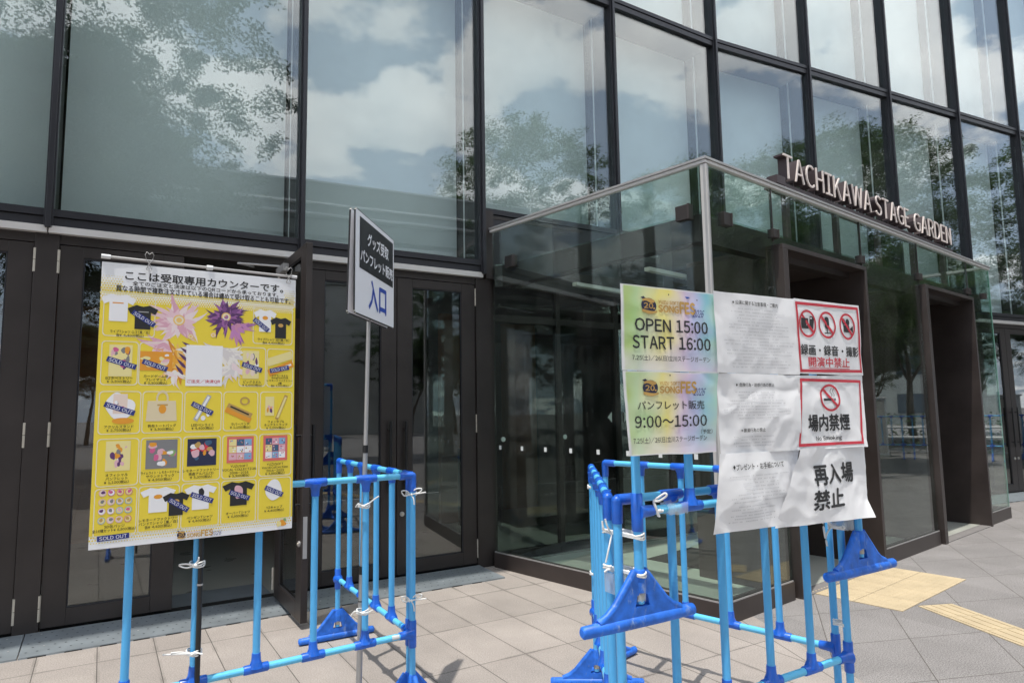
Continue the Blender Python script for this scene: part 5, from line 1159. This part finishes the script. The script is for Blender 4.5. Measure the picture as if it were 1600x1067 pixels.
# elevated walkway opposite the hall
FW_ = frame((8.6, -4.1, 0), 37.6)
wk = thing('elevated_walkway', 'long grey elevated walkway on round columns, mirrored across the tall panes', 'walkway', FW_(0, 0, 0))
q = Part(); q.fbox(FW_, -34, 7.5, 0, 4.2, 7.0, 7.5, M['concrete']); q.fbox(FW_, -34, 7.5, 0.3, 3.9, 6.65, 6.998, M['concrete']); q.done('deck', wk)
q = Part(); q.fbox(FW_, -34, 7.5, -0.06, 0.06, 7.5, 8.62, M['concrete']); q.fbox(FW_, -34, 7.5, -0.09, 0.09, 8.622, 8.68, M['white']); q.fbox(FW_, -34, 7.5, 4.1, 4.22, 7.5, 8.6, M['concrete']); q.done('parapet', wk)
q = Part()
for z in (6.75, 7.62, 7.95): q.tube([FW_(-34, -0.12, z), FW_(7.5, -0.12, z)], 0.05, M['white'], 8)
q.done('pipe_run', wk)
for a in (-30, -21, -12, -3, 5.5):
    q = Part(); q.tube([FW_(a, 2.1, 0), FW_(a, 2.1, 6.65)], 0.42, M['concrete2'], 18); q.done('column', wk)
# hedge, guard rail, lamp, cabinet near the street
hd = MB(); FH_ = frame((21.0, 10.5, 0), 112); r_ = random.Random(2)
vs = []; fs = []
for i in range(5200):
    p = FH_(r_.uniform(-9, 9), r_.uniform(-.45, .45), r_.uniform(.05, 1.25)); a = r_.uniform(0, 6.28); d = Vector((math.cos(a), math.sin(a), r_.uniform(-.5, .8))).normalized(); s_ = d.cross(Vector((0, 0, 1))).normalized(); l = r_.uniform(.08, .16); b = len(vs)
    vs.extend([p, p + d * l * .5 + s_ * l * .3, p + d * l, p + d * l * .5 - s_ * l * .3]); fs.append((b, b + 1, b + 2, b + 3))
hd.add(vs, fs, M['hedge']); ho = hd.build('hedge', None, FH_(0, 0, 0)); tag(ho, 'clipped low hedge along the street, mirrored behind the far blue fences', 'hedge')
gr = thing('guard_rail', 'white street guard rail in front of the hedge, mirrored above the far blue fences', 'guard rail', FH_(0, .9, 0))
for z in (.55, .85): q = Part(); q.tube([FH_(-9, -1.0, z), FH_(9, -1.0, z)], .035, M['white'], 8); q.done('rail', gr)
for a in range(-9, 10, 3): q = Part(); q.tube([FH_(a, -1.0, 0), FH_(a, -1.0, .95)], .045, M['white'], 8); q.done('post', gr)
cb = thing('utility_cabinet', 'pale grey utility cabinet beside the far blue fences', 'cabinet', (18.6, 11.3, 0))
q = Part(); fC = frame((18.6, 11.3, 0), 110); q.fbox(fC, -.35, .35, -.25, .25, .08, 1.75, M['white']); q.fbox(fC, -.38, .38, -.28, .28, 1.751, 1.80, M['white']); q.fbox(fC, -.4, .4, -.3, .3, 0, .078, M['concrete']); q.done('housing', cb, bevel=.01)
q = Part(); q.fbox(fC, -.32, .32, -.262, -.252, .12, 1.70, M['concrete2']); q.fbox(fC, .2, .24, -.29, -.263, .8, 1.0, M['black']); q.done('door', cb)
lp = thing('street_lamp', 'tall pale street lamp mirrored between the portals', 'street lamp', (18.3, 10.4, 0))
q = Part(); q.tube([(18.3, 10.4, 0), (18.3, 10.4, 1), (18.3, 10.4, 5.6)], [.09, .07, .05], M['silver'], 12); q.tube([(18.3, 10.4, 5.55), (18.2, 10.1, 5.75), (18.0, 9.4, 5.8)], .035, M['silver'], 8); q.done('pole', lp)
q = Part(); q.ball((17.95, 9.2, 5.78), .22, M['white'], 12, 6, (.6, 1.3, .35)); q.done('lamp_head', lp)
def block(label, cx, cy, ang, wd, dp, h, m_, rows, colsn):
    f = frame((cx, cy, 0), ang); t = thing('office_building', label, 'building', (cx, cy, 0))
    q = Part(); q.fbox(f, -wd / 2, wd / 2, -dp / 2, dp / 2, 0, h, m_); q.fbox(f, -wd / 2 - .2, wd / 2 + .2, -dp / 2 - .2, dp / 2 + .2, h + .002, h + .6, M['concrete']); q.done('wall', t)
    for j in range(rows):
        for i in range(colsn):
            a = -wd / 2 + wd * (i + .2) / colsn; b = -wd / 2 + wd * (i + .8) / colsn; z = h * (j + .3) / rows
            for sd in (1, -1):
                q = Part(); n = dp / 2 * sd; q.fbox(f, a, b, n if sd > 0 else n - .05, n + .05 if sd > 0 else n, z, z + h / rows * .5, M['window']); q.done('window', t)
block('pale office block far across the square with three rows of windows', 40, -30, 130, 22, 10, 11, M['concrete2'], 3, 6)
block('low grey office block at the far end of the street, mirrored between the tree trunks', 58, 27, 115, 16, 10, 9, M['concrete'], 3, 5)
block('grey office block far behind the walkway with four rows of windows', 6, -52, 20, 26, 10, 13, M['concrete'], 4, 6)
